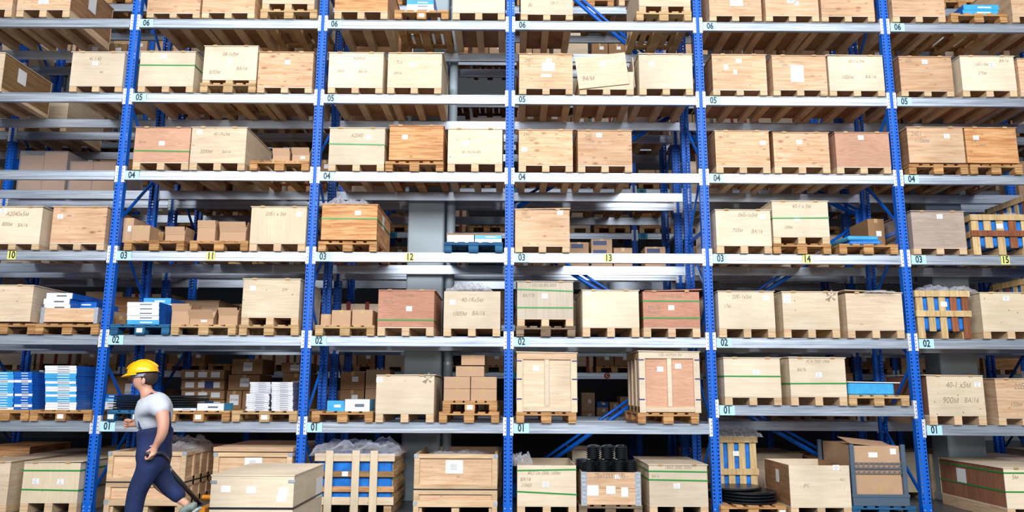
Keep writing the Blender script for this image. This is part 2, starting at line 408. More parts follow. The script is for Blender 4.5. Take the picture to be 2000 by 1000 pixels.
for k in range(-4, 4):
    w = f'in bay {BAYN[k]}' if k in BAYN else ('left of bay 10' if k < 0 else 'right of bay 15')
    for L in range(1, 8):
        if L > 1 or True:
            beam(k*P+P/2, 1.7, MID[L], False, f'front steel beam of level 0{L} {w}, second rack row')
            beam(k*P+P/2, 2.8, MID[L], True, f'rear steel beam of level 0{L} {w}, second rack row')
for k in range(-5, 6):
    w = f'in line with the start of bay {BAYN[k]}' if k in BAYN else f'{["", "", "", "", "one", "two"][-k]} bay before ten' if k < 0 else f'{["", "", "", "one", "two", "three", "four"][k]} bay past fifteen'
    frame(k*P, 6.0, 7.1, 10.4, f'blue rack frame across the far aisle, {w}', zz=.1)
for k in range(-5, 5):
    w = f'in line with bay {BAYN[k]}' if k in BAYN else f'{["", "", "", "", "one", "two"][-k]} bay before ten' if k < 0 else f'{["", "", "", "one", "two", "three"][k]} bay past fifteen'
    for L in range(1, 10):
        t = beam(k*P+P/2, 6.0, MID3[L], False, f'steel beam of level 0{L} across the far aisle, {w}')
        if L in (2, 5, 6) and k in (-1, 0, 1): sign(t, f'0{L}', -P/2+.178, .205, 'signcyan')
        if L == 2 and k in (-2, 0):
            c = MB().tube((0, -.004, 0), (0, 0, 0), .065, 20).build('round_sign', 'cred', t, loc=(-P/2+2.15 if k == -2 else .72, -.019, -.02))
            text('C', 'letter', 'whitepaint', c, (0, -.006, 0), .07, .9, .02)
# spine bracing between the two rows
def spine(kl, a, b, lab):
    A = at(*a, 1.3); B = at(*b, 1.3); A.x = kl*P+(.03 if A.x < B.x else P-.03); B.x = kl*P+(P-.03 if A.x < B.x else .03)
    A.z = max(A.z, .03); B.z = max(B.z, .03)
    A.y = B.y = 1.175
    t = thing('diagonal_brace', A, lab, 'brace'); D = B-A
    off = Vector((-D.z, 0, D.x)).normalized()*.085
    MB().tube((0, 0, 0), D, .034, 14).build('tube', 'blue', t, smooth=True)
    MB().tube(off, D+off, .022, 12).build('tube', 'blue', t, smooth=True)
    for q in (Vector((0, 0, 0)), D): MB().box(q.x-.09, q.x+.09, -.045, -.03, q.z-.1, q.z+.1).build('end_plate', 'blue', t)
spine(0, (1000, -98), (1335, 182), 'blue twin tube diagonal brace falling behind shelf six of bay thirteen')
spine(0, (1000, 415), (1332, 222), 'blue twin tube diagonal brace rising behind shelf four of bay thirteen')
spine(0, (1000, 462), (1340, 680), 'blue twin tube diagonal brace falling behind shelf two of bay thirteen')
spine(0, (1000, 955), (1360, 712), 'blue twin tube diagonal brace rising behind shelf one of bay thirteen')
spine(1, (1400, 268), (1690, 426), 'blue twin tube diagonal brace falling behind shelf three of bay fourteen')
spine(1, (1400, 665), (1690, 450), 'blue twin tube diagonal brace rising behind shelf two of bay fourteen')
spine(1, (1400, 752), (1700, 957), 'blue twin tube diagonal brace falling behind shelf one of bay fourteen')

# ------------------------------------------------------------------ goods: builders
YF = -0.06
def panelbox(w, d, h, open_top=False, t=.014):
    m = MB()
    m.box(-w/2, w/2, 0, t, 0, h).box(-w/2, w/2, d-t, d, 0, h)
    m.box(-w/2+.003, -w/2+.003+t, t, d-t, 0, h).box(w/2-t-.003, w/2-.003, t, d-t, 0, h)
    m.box(-w/2+.01, w/2-.01, .01, d-.01, 0, t)
    if not open_top: m.box(-w/2+.01, w/2-.01, .01, d-.01, h-t, h-.001)
    return m
def pallet(x0, x1, base, lab, mat='palletwood', yf=YF, depth=1.2, pyb=None, h=.144, group=None, rz=0, papers=()):
    """x0,x1 world"""
    w = x1-x0; t = thing('wooden_pallet', ((x0+x1)/2, yf, base), lab, 'pallet', group, rot=(0, 0, rz))
    k = h/.144
    dk = MB()
    for i in range(5):
        bw = (.145, .1, .145, .1, .145)[i]; c = -w/2+.0725+(w-.145)*i/4
        dk.box(c-bw/2, c+bw/2, 0, depth, h-.022*k, h)
    dk.build('deck_boards', mat, t, bevel=.003)
    for y in (.0, depth/2-.07, depth-.145): MB().box(-w/2, w/2, y, y+.145, h-.044*k, h-.022*k).build('stringer_board', mat, t, bevel=.003)
    for i, c in enumerate((-w/2+.055, 0, w/2-.055)):
        hw = .055 if i != 1 else .07
        for j, y in enumerate((.004, depth/2-.07, depth-.145)):
            o = MB().box(c-hw, c+hw, y, y+.14, .022*k, h-.044*k).build('block', mat, t, bevel=.006)
            if j == 0 and i in papers: MB().box(c-.04, c+.04, -.001+y-.001, y-.0005, .03, .09).build('paper_label', 'paper', t)
        MB().box(c-hw+.003, c+hw-.003, 0, depth, 0, .022*k).build('base_board', mat, t, bevel=.003)
    return t
def crate(bay, L, pos, x0, x1, yt, yb, mat, look, lab=None, straps=(), texts=(), base=None, depth=1.14, yf=YF, lid=.0, skid=True,
          open_top=False, labs=(), rz=0, skidmat='skidwood', lidtilt=0, name='plywood_crate', sidelab=None, lidmat=None, boards=(), sidemat=None):
    A = at(x0, yb, yf); B = at(x1, yb, yf); T = at((x0+x1)/2, yt, yf)
    base = (TOP14 if (bay == 14 and L == 1) else top(L)) if base is None else base
    w = B.x-A.x; xc = (A.x+B.x)/2; zb = (A.z+B.z)/2
    hb = max(.02, zb-base); h = T.z-zb
    where = f'{pos} on {SH[L]} in bay {bay}'
    t = thing(name, (xc, yf, base), f'{look}, {where}', 'crate', rot=(0, 0, rz))
    bd = panelbox(w, depth, h, open_top).build('body', [mat, sidemat or mat], t, loc=(0, 0, hb), bevel=.0025, faces={i: 1 for i in range(12, 24)} if sidemat else None)
    if skid:
        sw = .105 if w < .95 else .12
        for c in (-w/2+sw/2, 0, w/2-sw/2):
            MB().box(c-sw/2, c+sw/2, .004, depth-.01, 0, hb-.012).build('skid', skidmat, t, bevel=.004)
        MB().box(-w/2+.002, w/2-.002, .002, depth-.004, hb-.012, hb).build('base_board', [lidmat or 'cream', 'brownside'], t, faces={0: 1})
    if not open_top:
        o = 0.008+abs(lid); o2 = .012
        MB().box(-w/2-o2, w/2+o2, -.012, depth+.01, 0, .012).build('lid', lidmat or mat, t, loc=(lid, 0, hb+h+.0015+abs(lidtilt)*w*.5), rot=(lidtilt*.6, lidtilt, lid*.5), bevel=.002)
        for sx in (-.3, .28):
            MB().box(sx*w-.03, sx*w+.03, -.016, .0, -.003, .02).build('lid_clip', 'palletpale', t, loc=(0, 0, hb+h))
    def loc(px, py): 
        p = at(px, py, yf); return p.x-xc, p.z-base
    for sy_ in straps:
        sl = 0
        if isinstance(sy_, tuple): sy_, sl = sy_
        z = loc((x0+x1)/2, sy_)[1]; s_ = MB(); g = .004
        a = Matrix.Identity(4)
        s_.quad((-w/2-g, -g, z-.009-sl), (w/2+g, -g, z-.009+sl), (w/2+g, -g, z+.009+sl), (-w/2-g, -g, z+.009-sl))
        s_.quad((w/2+g, -g, z-.009+sl), (w/2+g, depth+g, z-.009), (w/2+g, depth+g, z+.009), (w/2+g, -g, z+.009+sl))
        s_.quad((-w/2-g, depth+g, z-.009), (-w/2-g, -g, z-.009-sl), (-w/2-g, -g, z+.009-sl), (-w/2-g, depth+g, z+.009))
        s_.build('strap', 'strapgreen', t, solid=.0015)
    if lab: labs = (lab,)+tuple(labs)
    for q in labs:
        lx, lz = loc(q[0], q[1]); lw, lh = (.082, .066) if len(q) < 4 else (q[2], q[3])
        p = MB().box(-lw/2, lw/2, -.0015, 0, -lh/2, lh/2).build('paper_label', 'paper', t, loc=(lx, -.001, lz), rot=(0, R_.uniform(-.03, .03), 0))
        n = 3 if lh < .08 else 6
        pr = MB()
        for i in range(n):
            z = lh*(.32-.64*i/(n-1)); ww = lw*R_.uniform(.18, .38); pr.box(-ww, ww*R_.uniform(.3, 1), -.0022, -.0016, z-.0022, z+.0022)
        pr.build('print', 'steelrod', p)
    for q in texts:
        lx, lz = loc(q[1], q[2])
        text(q[0], 'handwriting', 'pencil', t, (lx, -.003, lz), q[3]/140, .8, -.006, .25, rot=(math.pi/2, q[4] if len(q) > 4 else 0, 0))
    if sidelab:
        side, yy, zz, ww, hh = sidelab; X = (w/2+.001)*side
        MB().box(min(X, X+.002*side), max(X, X+.002*side), yy-ww/2, yy+ww/2, hb+zz-hh/2, hb+zz+hh/2).build('paper_sheet', 'paper', t)
    return t
def ppal(bay, L, pos, x0, x1, look='worn wooden pallet', mat='palletwood', base=None, under='', yf=YF, papers=(), group=None, depth=1.2):
    base = (TOP14 if (bay == 14 and L == 1) else top(L)) if base is None else base
    y = 500; A = at(x0, 0, yf); q = .5
    # x at the height of the base
    zc = base; best = None
    for it in range(12):
        P0 = at(x0, y, yf); y += (P0.z-(base+.07))*140
    a = at(x0, y, yf).x; b = at(x1, y, yf).x
    where = f'{pos} on {SH[L]} in bay {bay}'
    pallet(a, b, base, f'{look}{under}, {where}', mat, yf=yf, papers=papers, group=group, depth=depth)
    return base+.144
def carton(X, Y, Z, w, d, h, lab, flaps=0, mat='card', rz=0, paper=0, group=None, slot=False):
    t = thing('cardboard_box', (X, Y, Z), lab, 'box', group, rot=(0, 0, rz))
    m = MB(); k = .004
    if flaps: 
        m.box(-w/2, w/2, 0, k, 0, h).box(-w/2, w/2, d-k, d, 0, h).box(-w/2, -w/2+k, k, d-k, 0, h).box(w/2-k, w/2, k, d-k, 0, h).box(-w/2, w/2, 0, d, 0, k)
    else: m.box(-w/2, w/2, 0, d, 0, h)
    m.build('body', mat, t, bevel=.003)
    if flaps:
        q = min(d, w)*.42
        MB().box(-w/2, w/2, -.002, .002, 0, q).build('flap', mat, t, loc=(0, 0, h), rot=(flaps, 0, 0))
        MB().box(-w/2, w/2, -.002, .002, 0, q).build('flap', mat, t, loc=(0, d, h), rot=(-flaps*.4, 0, 0))
        MB().box(-.002, .002, 0, d, 0, q).build('flap', mat, t, loc=(-w/2, 0, h), rot=(0, -flaps*.45, 0))
        MB().box(-.002, .002, 0, d, 0, q).build('flap', mat, t, loc=(w/2, 0, h), rot=(0, flaps*.6, 0))
    else:
        MB().box(-.025, .025, -.001, 0, h-.06, h).box(-.025, .025, -.001, d, h, h+.001).build('tape', 'tape', t)
        MB().box(-w/2+.004, w/2-.004, -.0012, -.0002, h*.5-.002, h*.5+.002).build('seam', 'carddark', t) if slot else None
    if paper: MB().box(-w*.02, w*.24 if paper == 1 else w*.3, -.002, -.0005, h*.45, h*.45+min(.08, h*.35)).build('paper_label', 'paper', t)
    return t
def pcarton(x0, x1, yt, yb, base, lab, d=.4, yf=0.02, **kw):
    A = at(x0, yb, yf); B = at(x1, yb, yf); T = at((x0+x1)/2, yt, yf)
    return carton((A.x+B.x)/2, yf, base, B.x-A.x, d, T.z-A.z, lab, **kw)
FB = {}
def flatbox(X, Y, Z, w, d, h, front, side, lab, group, rz=0, name='flat_box', cat='box'):
    """a shallow product box: own front colour, side colour, small printed band"""
    key = (round(w, 3), round(d, 3), round(h, 3), front, side)
    if key not in FB:
        m = MB(); m.box(-w/2, w/2, 0, d, 0, h)
        m.box(-w*.1, w*.28, -.0012, -.0002, h*.36, h*.62)
        me = bpy.data.meshes.new('flat_box'); me.from_pydata(m.v, [], m.f)
        for q in (side, front, 'paper' if front != 'boxwhite' and front != 'silverwhite' else 'steelrod'): me.materials.append(MATS[q])
        me.polygons[2].material_index = 1
        for i in range(6, 12): me.polygons[i].material_index = 2
        FB[key] = me
    o = bpy.data.objects.new(name, FB[key]); COL.objects.link(o); o.location = (X, Y, Z); o.rotation_euler = (0, 0, rz)
    md = None
    return tag(o, lab, cat, group)
def stack(x0, x1, yt, n, base, cols, where, Y=0.0, d=.9, side='boxblue', jit=.01, yb=None, thick=None, what='flat {} box', gap=.0015):
    zt = at((x0+x1)/2, yt, Y).z; zb = base; hh = (zt-zb)/n if thick is None else thick
    A = at(x0, yt+ (80 if yb is None else 0), Y)
    for i in range(n):
        pyc = yt+ ( (yb-yt) if yb else 80)*(i+.5)/n
        a = at(x0, pyc, Y).x; b = at(x1, pyc, Y).x; z = zt-(i+1)*hh
        c = cols[i % len(cols)]; nm = {'boxwhite': 'white fronted', 'boxcyan': 'light blue', 'boxblue': 'blue', 'silverwhite': 'silver white', 'strapblack': 'black'}[c]
        w = round(b-a, 2)
        flatbox((a+b)/2+R_.uniform(-jit, jit), Y+R_.uniform(-jit, jit), max(z, base), w, d, hh-gap, c, side,
                f'{what.format(nm)}, {ORD[i] if n > 1 else "alone"} in the stack {where}', f'flat boxes {where}', rz=R_.uniform(-.01, .01))
def film(cx, cy_, z, w, d, h, lab, seed=0, amp=1.0):
    """crumpled translucent plastic sheet bulging over goods"""
    n, k = 60, 30; m = MB()
    for j in range(k+1):
        for i in range(n+1):
            u = i/n*2-1; v = j/k*2-1
            e = max(0, 1-u**4)*max(0, 1-v**4)
            p = Vector((u*3+seed*7.1, v*2.2, seed))
            q = mn.noise(p*1.1)+.7*abs(mn.noise(p*2.3))+.16*abs(mn.noise(p*5))
            zz = h*e**.5*(.45+.55*q*amp+.25)
            m.v.append((u*w/2+.03*mn.noise(p*3+Vector((9, 0, 0))), v*d/2+.03*mn.noise(p*3+Vector((0, 9, 0))), max(.002, zz)))
    for j in range(k):
        for i in range(n):
            a = j*(n+1)+i; m.f.append((a, a+1, a+n+2, a+n+1))
    o = m.build('plastic_sheet', 'plastic', loc=(cx, cy_, z), smooth=False)
    return tag(o, lab, 'plastic sheet')
def slatted(bay, L, pos, x0, x1, yt, yb, look, yf=YF, depth=1.1, base=None, n=6, reds=(), midrail='slatwood', yskid=None, vertical=True, labpx=None, rz=0, topx=0):
    A = at(x0, yb, yf); B = at(x1, yb, yf); T = at((x0+x1)/2, yt, yf); base = top(L) if base is None else base
    w = B.x-A.x; h = T.z-base; xc = (A.x+B.x)/2
    t = thing('slatted_crate', (xc, yf, base), f'{look}, {pos} on {SH[L]} in bay {bay}', 'crate', rot=(0, 0, rz))
    MB().box(-w/2+.05, w/2-.05, .05, depth-.05, .12, h-.05).build('blue_tarpaulin', 'tarp', t, bevel=.02)
    sw = w/(n*2-1)*1.15
    for i in range(n):
        c = -w/2+sw/2+(w-sw)*i/(n-1); full = i in (0, n//2, n-1)
        MB().box(c-sw/2, c+sw/2, .022, .042, 0 if full else .1, h).build('slat', 'slatred' if i in reds else 'slatwood', t, bevel=.002)
        MB().box(c-sw/2, c+sw/2, depth-.042, depth-.022, .1, h).build('slat', 'slatwood', t)
    for j in range(7):
        y = .05+(depth-.1)*j/6
        for s in (-1, 1): MB().box(min(s*(w/2-.042), s*(w/2-.022)), max(s*(w/2-.042), s*(w/2-.022)), y, y+.07, .1, h).build('slat', 'slatwood' if (j+s) % 3 else 'slatred', t)
    for z, mt in ((h-.09, 'slatwood'), (h*.45, midrail)):
        MB().box(-w/2-.02, w/2+.02, 0, .022, z, z+.085).build('rail', mt, t, bevel=.002)
        for s in (-1, 1): MB().box(min(s*(w/2-.022), s*w/2), max(s*(w/2-.022), s*w/2), .022, depth, z, z+.085).build('rail', 'slatwood', t)
    for c in (-w/2+.06, 0, w/2-.06): MB().box(c-.05, c+.05, .045, depth-.05, 0, .1).build('skid', 'palletpale', t)
    if labpx:
        p = at(labpx[0], labpx[1], yf); MB().box(-.045, .045, -.002, .0, -.035, .035).build('paper_label', 'paper', t, loc=(p.x-xc, .02, p.z-base))
    return t
def framed(bay, L, pos, x0, x1, yt, yb, look, mat='pale', fr='palevert', yf=YF, depth=1.05, base=None, centre=True, labs=(), feet=True, texts=()):
    A = at(x0, yb, yf); B = at(x1, yb, yf); T = at((x0+x1)/2, yt, yf); base = top(L)+.144 if base is None else base
    w = B.x-A.x; h = T.z-base; xc = (A.x+B.x)/2
    t = thing('framed_crate', (xc, yf, base), f'{look}, {pos} on {SH[L]} in bay {bay}', 'crate')
    panelbox(w-.04, depth-.05, h).build('body', mat, t, loc=(0, .025, 0), bevel=.002)
    for s in (-1, 1):
        MB().box(min(s*w/2, s*(w/2-.085)), max(s*w/2, s*(w/2-.085)), 0, .024, .001, h-.085).build('corner_batten', fr, t, bevel=.003)
        for y in (.03, .3, .62, depth-.12): MB().box(min(s*w/2, s*(w/2-.02)), max(s*w/2, s*(w/2-.02)), y, y+.09, 0, h-.09).build('side_batten', fr, t, bevel=.003)
        for z in (h-.085, .0): MB().box(min(s*w/2, s*(w/2-.02)), max(s*w/2, s*(w/2-.02)), .024, depth, z, z+.085).build('side_batten', 'palletpale', t, bevel=.003)
        for z in (h-.11, .17, h*.55):
            MB().box(min(s*(w/2-.07), s*(w/2+.012)), max(s*(w/2-.07), s*(w/2+.012)), -.007, 0, z, z+.014).build('clip', 'clipblue', t)
    MB().box(-w/2, w/2, 0, .024, h-.085, h).build('rail', 'pine' if mat == 'pale' else fr, t, bevel=.003)
    MB().box(-w/2+.086, w/2-.086, 0, .024, .01, .08).build('rail', 'pale', t, bevel=.003)
    if centre: MB().box(-.03, .03, 0, .024, .082, h-.087).build('centre_batten', 'cream', t, bevel=.003)
    MB().box(-w/2-.01, w/2+.01, -.01, depth, 0, .014).build('lid', 'pale', t, loc=(0, 0, h+.004), rot=(0, .012, 0))
    for px, py in labs:
        p = at(px, py, yf); q = MB().box(-.042, .042, -.002, 0, -.034, .034).build('paper_label', 'paper', t, loc=(p.x-xc, .023, p.z-base))
    for q in texts:
        p = at(q[1], q[2], yf); text(q[0], 'handwriting', 'pencil', t, (p.x-xc, -.002, p.z-base), q[3]/140, .8, -.006, .25)
    return t
def bigcrate(bay, pos, x0, x1, yt, look, yf=-.1, depth=1.4, paper=None, strapz=.42, mat='pine', lid=False, contents=True):
    A = at(x0, 990, yf); B = at(x1, 990, yf); T = at((x0+x1)/2, yt, yf); w = B.x-A.x; h = T.z; xc = (A.x+B.x)/2
    t = thing('pallet_box_crate', (xc, yf, 0), f'{look}, {pos} on the floor in bay {bay}', 'crate')
    b0 = .11
    panelbox(w-.03, depth-.03, h-b0, True, t=.02).build('body', mat, t, loc=(0, .015, b0), bevel=.002)
    fm = 'skidwood'
    for z0, z1 in ((h-.055, h), (strapz+.005, strapz+.06), (strapz-.065, strapz-.005), (b0, b0+.09)):
        MB().box(-w/2, w/2, -.012, .012, z0, z1).build('front_rail', fm, t, bevel=.003)
        for s in (-1, 1): MB().box(min(s*w/2, s*(w/2-.02)), max(s*w/2, s*(w/2-.02)), .014, depth, z0, z1).build('side_rail', fm, t, bevel=.003)
    for s in (-1, 1):
        MB().box(min(s*w/2, s*(w/2-.07)), max(s*w/2, s*(w/2-.07)), -.012, .012, b0+.09, strapz-.065).build('corner_post', fm, t, bevel=.003)
        MB().box(min(s*w/2, s*(w/2-.07)), max(s*w/2, s*(w/2-.07)), -.012, .012, strapz+.06, h-.055).build('corner_post', fm, t, bevel=.003)
        MB().box(min(s*w/2, s*(w/2-.07)), max(s*w/2, s*(w/2-.07)), -.012, .012, 0, b0).build('foot', fm, t, bevel=.003)
        for z in (h-.05, b0+.02): MB().box(min(s*(w/2-.055), s*(w/2+.004)), max(s*(w/2-.055), s*(w/2+.004)), -.016, -.012, z, z+.05).build('corner_bracket', 'zinc', t)
        for j in range(1, 6):
            y = depth*j/6; MB().box(min(s*w/2, s*(w/2-.018)), max(s*w/2, s*(w/2-.018)), y, y+.05, b0, h-.055).build('side_batten', fm, t)
    for c in (-w/2+.06, 0, w/2-.06): MB().box(c-.05, c+.05, .02, depth-.02, 0, b0-.002).build('skid', 'skidwood', t)
    g = .016; z = strapz; s_ = MB()
    s_.box(-w/2-.004, w/2+.004, -g-.002, -g+.002, z-.008, z+.008).box(w/2+.001, w/2+.004, -g, depth, z-.008, z+.008).box(-w/2-.004, -w/2-.001, -g, depth, z-.008, z+.008)
    s_.build('strap', 'strapblack', t)
    if paper:
        p = at(paper[0], paper[1], yf); q = MB().box(-.115, .115, -.003, 0, -.085, .085).build('paper_notice', 'paper', t, loc=(p.x-xc, .013, p.z))
        pr = MB()
        for i in range(5): pr.box(-.05, .04-.01*(i % 2), -.0042, -.0032, .03-.016*i, .034-.016*i)
        pr.build('print', 'steelrod', q)
    if lid: MB().box(-w/2-.01, w/2+.01, -.02, depth, h+.012, h+.07).build('lid', 'pine', t, bevel=.004)
    return t, w, h, xc

# ------------------------------------------------------------------ goods on the front row
# shelf 06
crate(10, 6, 'far left', -72, 23, -55, 17, 'pine', 'brown plywood crate cut by the left picture edge')
crate(10, 6, 'second', 32, 136, -55, 18, 'pine', 'plywood crate with torn paper on its front', sidemat='brownside', labs=((85, 4, .15, .07),), sidelab=(1, .55, .38, .2, .26))
crate(11, 6, 'left', 286, 390, -50, 25, 'knotty', 'orange tinted knotty plywood crate')
crate(11, 6, 'middle', 394, 497, -50, 24, 'knotty', 'orange brown plywood crate')
t_ = ppal(11, 6, 'right', 508, 619, 'worn wooden pallet', 'palletpale')
crate(11, 6, 'right', 512, 614, -60, 6, 'pale', 'pale plywood crate raised on a worn pallet', base=t_)
crate(12, 6, 'left', 653, 757, -50, 22, 'orange', 'orange plywood crate')
t_ = ppal(12, 6, 'middle', 770, 876, 'orange wooden pallet with a white tag', papers=(1,))
stack(794, 846, -22, 6, t_, ['boxwhite', 'boxcyan', 'boxwhite', 'boxcyan', 'boxwhite', 'boxwhite'], 'on shelf 06 in bay 12', side='boxblue', d=.6, jit=.004)
crate(12, 6, 'right', 884, 986, -55, 24, 'cream', 'clean pale plywood crate', lid=.01)
crate(13, 6, 'left', 1017, 1119, -50, 27, 'cream', 'pale plywood crate with faint writing', texts=(('BI', 1035, 10, 9), ('DK 7', 1082, 6, 6)))
t_ = ppal(13, 6, 'right', 1243, 1351, 'light wooden pallet', 'palletpale')
crate(13, 6, 'right', 1248, 1349, -55, 11, 'pale', 'pale plywood crate raised on a light pallet', base=t_)
crate(14, 6, 'left', 1386, 1488, -50, 30, 'pine', 'plywood crate with a large torn paper', labs=((1438, 2, .19, .16),), lidtilt=.02)
crate(14, 6, 'middle', 1496, 1600, -50, 30, 'pine', 'plywood crate with scraps of white paper', labs=((1545, 1, .12, .08), (1556, 7, .06, .07)))
crate(14, 6, 'right', 1605, 1709, -50, 31, 'knotty', 'knotty orange plywood crate')
crate(15, 6, 'left', 1744, 1847, -50, 31, 'knotty', 'plywood crate with one dark knot in the middle')
t_ = ppal(15, 6, 'middle', 1858, 1968, 'old brown wooden pallet')
stack(1881, 1950, 9, 2, t_, ['boxcyan', 'boxcyan'], 'on shelf 06 in bay 15', side='boxblue', d=.6, yb=26)
crate(15, 6, 'right', 1978, 2082, -50, 31, 'pine', 'plywood crate cut by the right picture edge')
# shelf 05
crate(10, 5, 'far left', -100, 2, 104, 170, 'pale', 'pale crate showing its brown side with a white paper', sidemat='darkboard', sidelab=(1, .42, .33, .19, .22))
crate(10, 5, 'right', 135, 238, 103, 167, 'cream', 'pale plywood crate with a paper square', lab=(186, 124), texts=(('41 1 42', 186, 115, 7), ('B4', 198, 141, 5)), lid=-.01)
crate(11, 5, 'left', 269, 377, 102, 167, 'cream', 'pale crate with one green strap', lab=(320, 111), straps=(127.5,), texts=(('K', 274, 108, 5),))
t_ = ppal(11, 5, 'middle', 390, 499, 'short wooden pallet', 'palletpale')
crate(11, 5, 'middle', 395, 500, 91, 155, 'cream', 'tall pale crate marked 600 raised on a pallet', base=t_, lab=(449, 121), texts=(('08-1x5м', 450, 106, 8), ('600м', 419, 141, 9), ('BA/16', 472, 134, 8)))
crate(11, 5, 'right', 502, 609, 103, 170, 'knotty', 'orange knotty crate with a small label', lab=(562, 122), texts=(('52Б1', 561, 114, 5),))
crate(12, 5, 'left', 640, 747, 104, 170, 'cream', 'pale plywood crate', lab=(695, 127), texts=(('A2040x5', 702, 114, 6), ('300м', 665, 139, 6), ('BA/16', 708, 140, 6)))
crate(12, 5, 'right', 756, 862, 105, 170, 'paledots', 'pale crate dotted with small dark holes', lab=(806, 127), texts=(('C-5', 780, 122, 6), ('200 м', 776, 143, 6)), lid=.02, lidtilt=-.012)
crate(13, 5, 'left', 1014, 1119, 107, 172, 'pine', 'plywood crate with torn paper patches', lab=(1072, 119), labs=((1071, 131, .19, .13), (1067, 148, .15, .05)), texts=(('24Б1', 1033, 118, 7), ('110', 1031, 128, 6)))
t_ = crate(13, 5, 'middle', 1132, 1238, 140, 173, 'pale', 'low crate hidden behind a loose tilted lid', open_top=True)
A_ = at(1176, 137, -.10); lt = tag(MB().box(-.37, .37, 0, .013, -.245, .245).build('loose_panel', 'pale', loc=(A_.x, -.085, A_.z), rot=(.0, -.118, 0), bevel=.002), 'tilted loose plywood panel leaning on the middle crate of shelf 05 in bay 13', 'panel')
MB().box(-.04, .04, -.003, 0, -.035, .035).build('paper_label', 'paper', lt, loc=(.02, 0, .09)); text('94/м', 'handwriting', 'pencil', lt, (-.22, -.004, -.1), .08, .8, -.006, .25)
lt = tag(MB().box(-.006, .006, 0, 1.0, 0, .46).build('loose_panel', 'pale', loc=(at(1239, 150, 0).x, -.02, top(5)+.13), rot=(0, -.05, 0)), 'thin plywood board standing on edge on shelf 05 in bay 13', 'panel')
lt = tag(MB().box(-.3, .3, 0, .8, 0, .01).build('plastic_sheet', 'boxwhite', loc=(at(1190, 165, 0).x, -.05, top(5)+.15), rot=(0, -.05, 0)), 'white plastic sheet under the tilted panel on shelf 05 in bay 13', 'plastic sheet')
crate(13, 5, 'right', 1249, 1354, 107, 172, 'cream', 'very pale crate with a bowed lid', lab=(1273, 124), lidtilt=.01)
crate(14, 5, 'left', 1393, 1499, 108, 175, 'pine', 'plywood crate with torn paper and two brown knots', sidemat='brownside', lab=(1443, 119), labs=((1418, 131, .06, .08), (1436, 141, .05, .07)), texts=(('24Б1', 1394+12, 118, 6),))
crate(14, 5, 'middle', 1511, 1617, 110, 175, 'pine', 'plywood crate with a tall white paper', labs=((1557, 144, .19, .26),), texts=(('25Б1', 1527, 120, 5), ('200м', 1533, 127, 5)))
crate(14, 5, 'right', 1621, 1729, 110, 176, 'cream', 'pale crate marked 2000 with a raised lid', lab=(1678, 130), texts=(('60-1 x 5м', 1672, 120, 7), ('1000м', 1655, 151, 8), ('BA/16', 1700, 150, 8)), lid=-.015, lidtilt=.012)
crate(15, 5, 'left', 1761, 1864, 112, 177, 'knotty', 'reddish knotty crate', sidemat='brownside', lab=(1806, 121), texts=(('62Б1', 1775, 119, 6),))
crate(15, 5, 'middle', 1881, 1987, 111, 176, 'cream', 'pale crate marked 275', lab=(1937, 127), texts=(('16Б1-5м', 1916, 126, 7), ('275м', 1918, 143, 7), ('BA/16', 1960, 119, 7)))
crate(15, 5, 'right', 1994, 2090, 116, 180, 'pine', 'plywood crate cut by the right picture edge')
# shelf 04
crate(11, 4, 'left', 259, 368, 250, 317, 'pink', 'pink plywood crate with one green strap', lab=(316, 280), straps=((295, -.005),), texts=(('BA/16', 278, 277, 5),))
crate(11, 4, 'middle', 370, 478, 250, 317, 'pale', 'pale crate with a long visible side', lab=(390, 258), texts=(('40-1Rx5м', 433, 262, 7), ('3000м', 402, 296, 8), ('BA/16', 442, 297, 6)))
t_ = ppal(11, 4, 'right', 487, 603, 'light wooden pallet')
pcarton(532, 565, 304, 318, t_, 'small open carton, left of two on shelf 04 in bay 11', flaps=.25, d=.3)
pcarton(570, 604, 303, 318, t_, 'small open carton with a paper label, right of two on shelf 04 in bay 11', flaps=.5, d=.3, paper=1)
crate(12, 4, 'left', 641, 750, 251, 320, 'cream', 'pale crate with one green strap', lab=(720, 268), straps=((282, -.006),), texts=(('A2040', 697, 265, 8),))
t_ = ppal(12, 4, 'middle', 752, 866, 'orange brown wooden pallet')
crate(12, 4, 'middle', 759, 865, 249, 315, 'orange', 'strongly grained orange crate', base=t_, skid=False, lab=(791, 268))
crate(12, 4, 'right', 874, 981, 253, 319, 'paledots', 'pale crate with dark specks along its top', lab=(911, 279), texts=(('40-1Rx5м BA', 920, 297, 6),))
crate(13, 4, 'left', 1013, 1119, 255, 322, 'knotty', 'knotty crate marked 24 and 110', lab=(1024, 292), texts=(('24Б1', 1030, 262, 7), ('110мм', 1036, 271, 7)))
crate(13, 4, 'middle', 1129, 1235, 256, 323, 'knotty', 'knotty crate with a label at its top', lab=(1170, 264), texts=(('24Б', 1149, 266, 8), ('110м', 1152, 276, 7)))
crate(14, 4, 'left', 1399, 1505, 257, 325, 'knotty', 'knotty crate with its label high up', sidemat='brownside', lab=(1490, 279), texts=(('24Б1', 1420, 267, 7), ('110мм', 1425, 279, 7)))
crate(14, 4, 'middle', 1513, 1622, 260, 325, 'knotty', 'crate with many red brown knots', sidemat='brownside', lab=(1561, 278), texts=(('24Б1', 1538, 268, 5),))
crate(14, 4, 'right', 1635, 1741, 260, 326, 'pink', 'pinkish plywood crate', lab=(1681, 269))
t_ = ppal(15, 4, 'left', 1776, 1892, 'worn wooden pallet with broad boards')
crate(15, 4, 'left', 1777, 1887, 250, 318, 'pine', 'two tone crate marked 24 and 110', base=t_, sidemat='brownside', lab=(1849, 266), skid=False, texts=(('24Б1', 1789, 262, 9), ('110мм', 1800, 275, 9)))
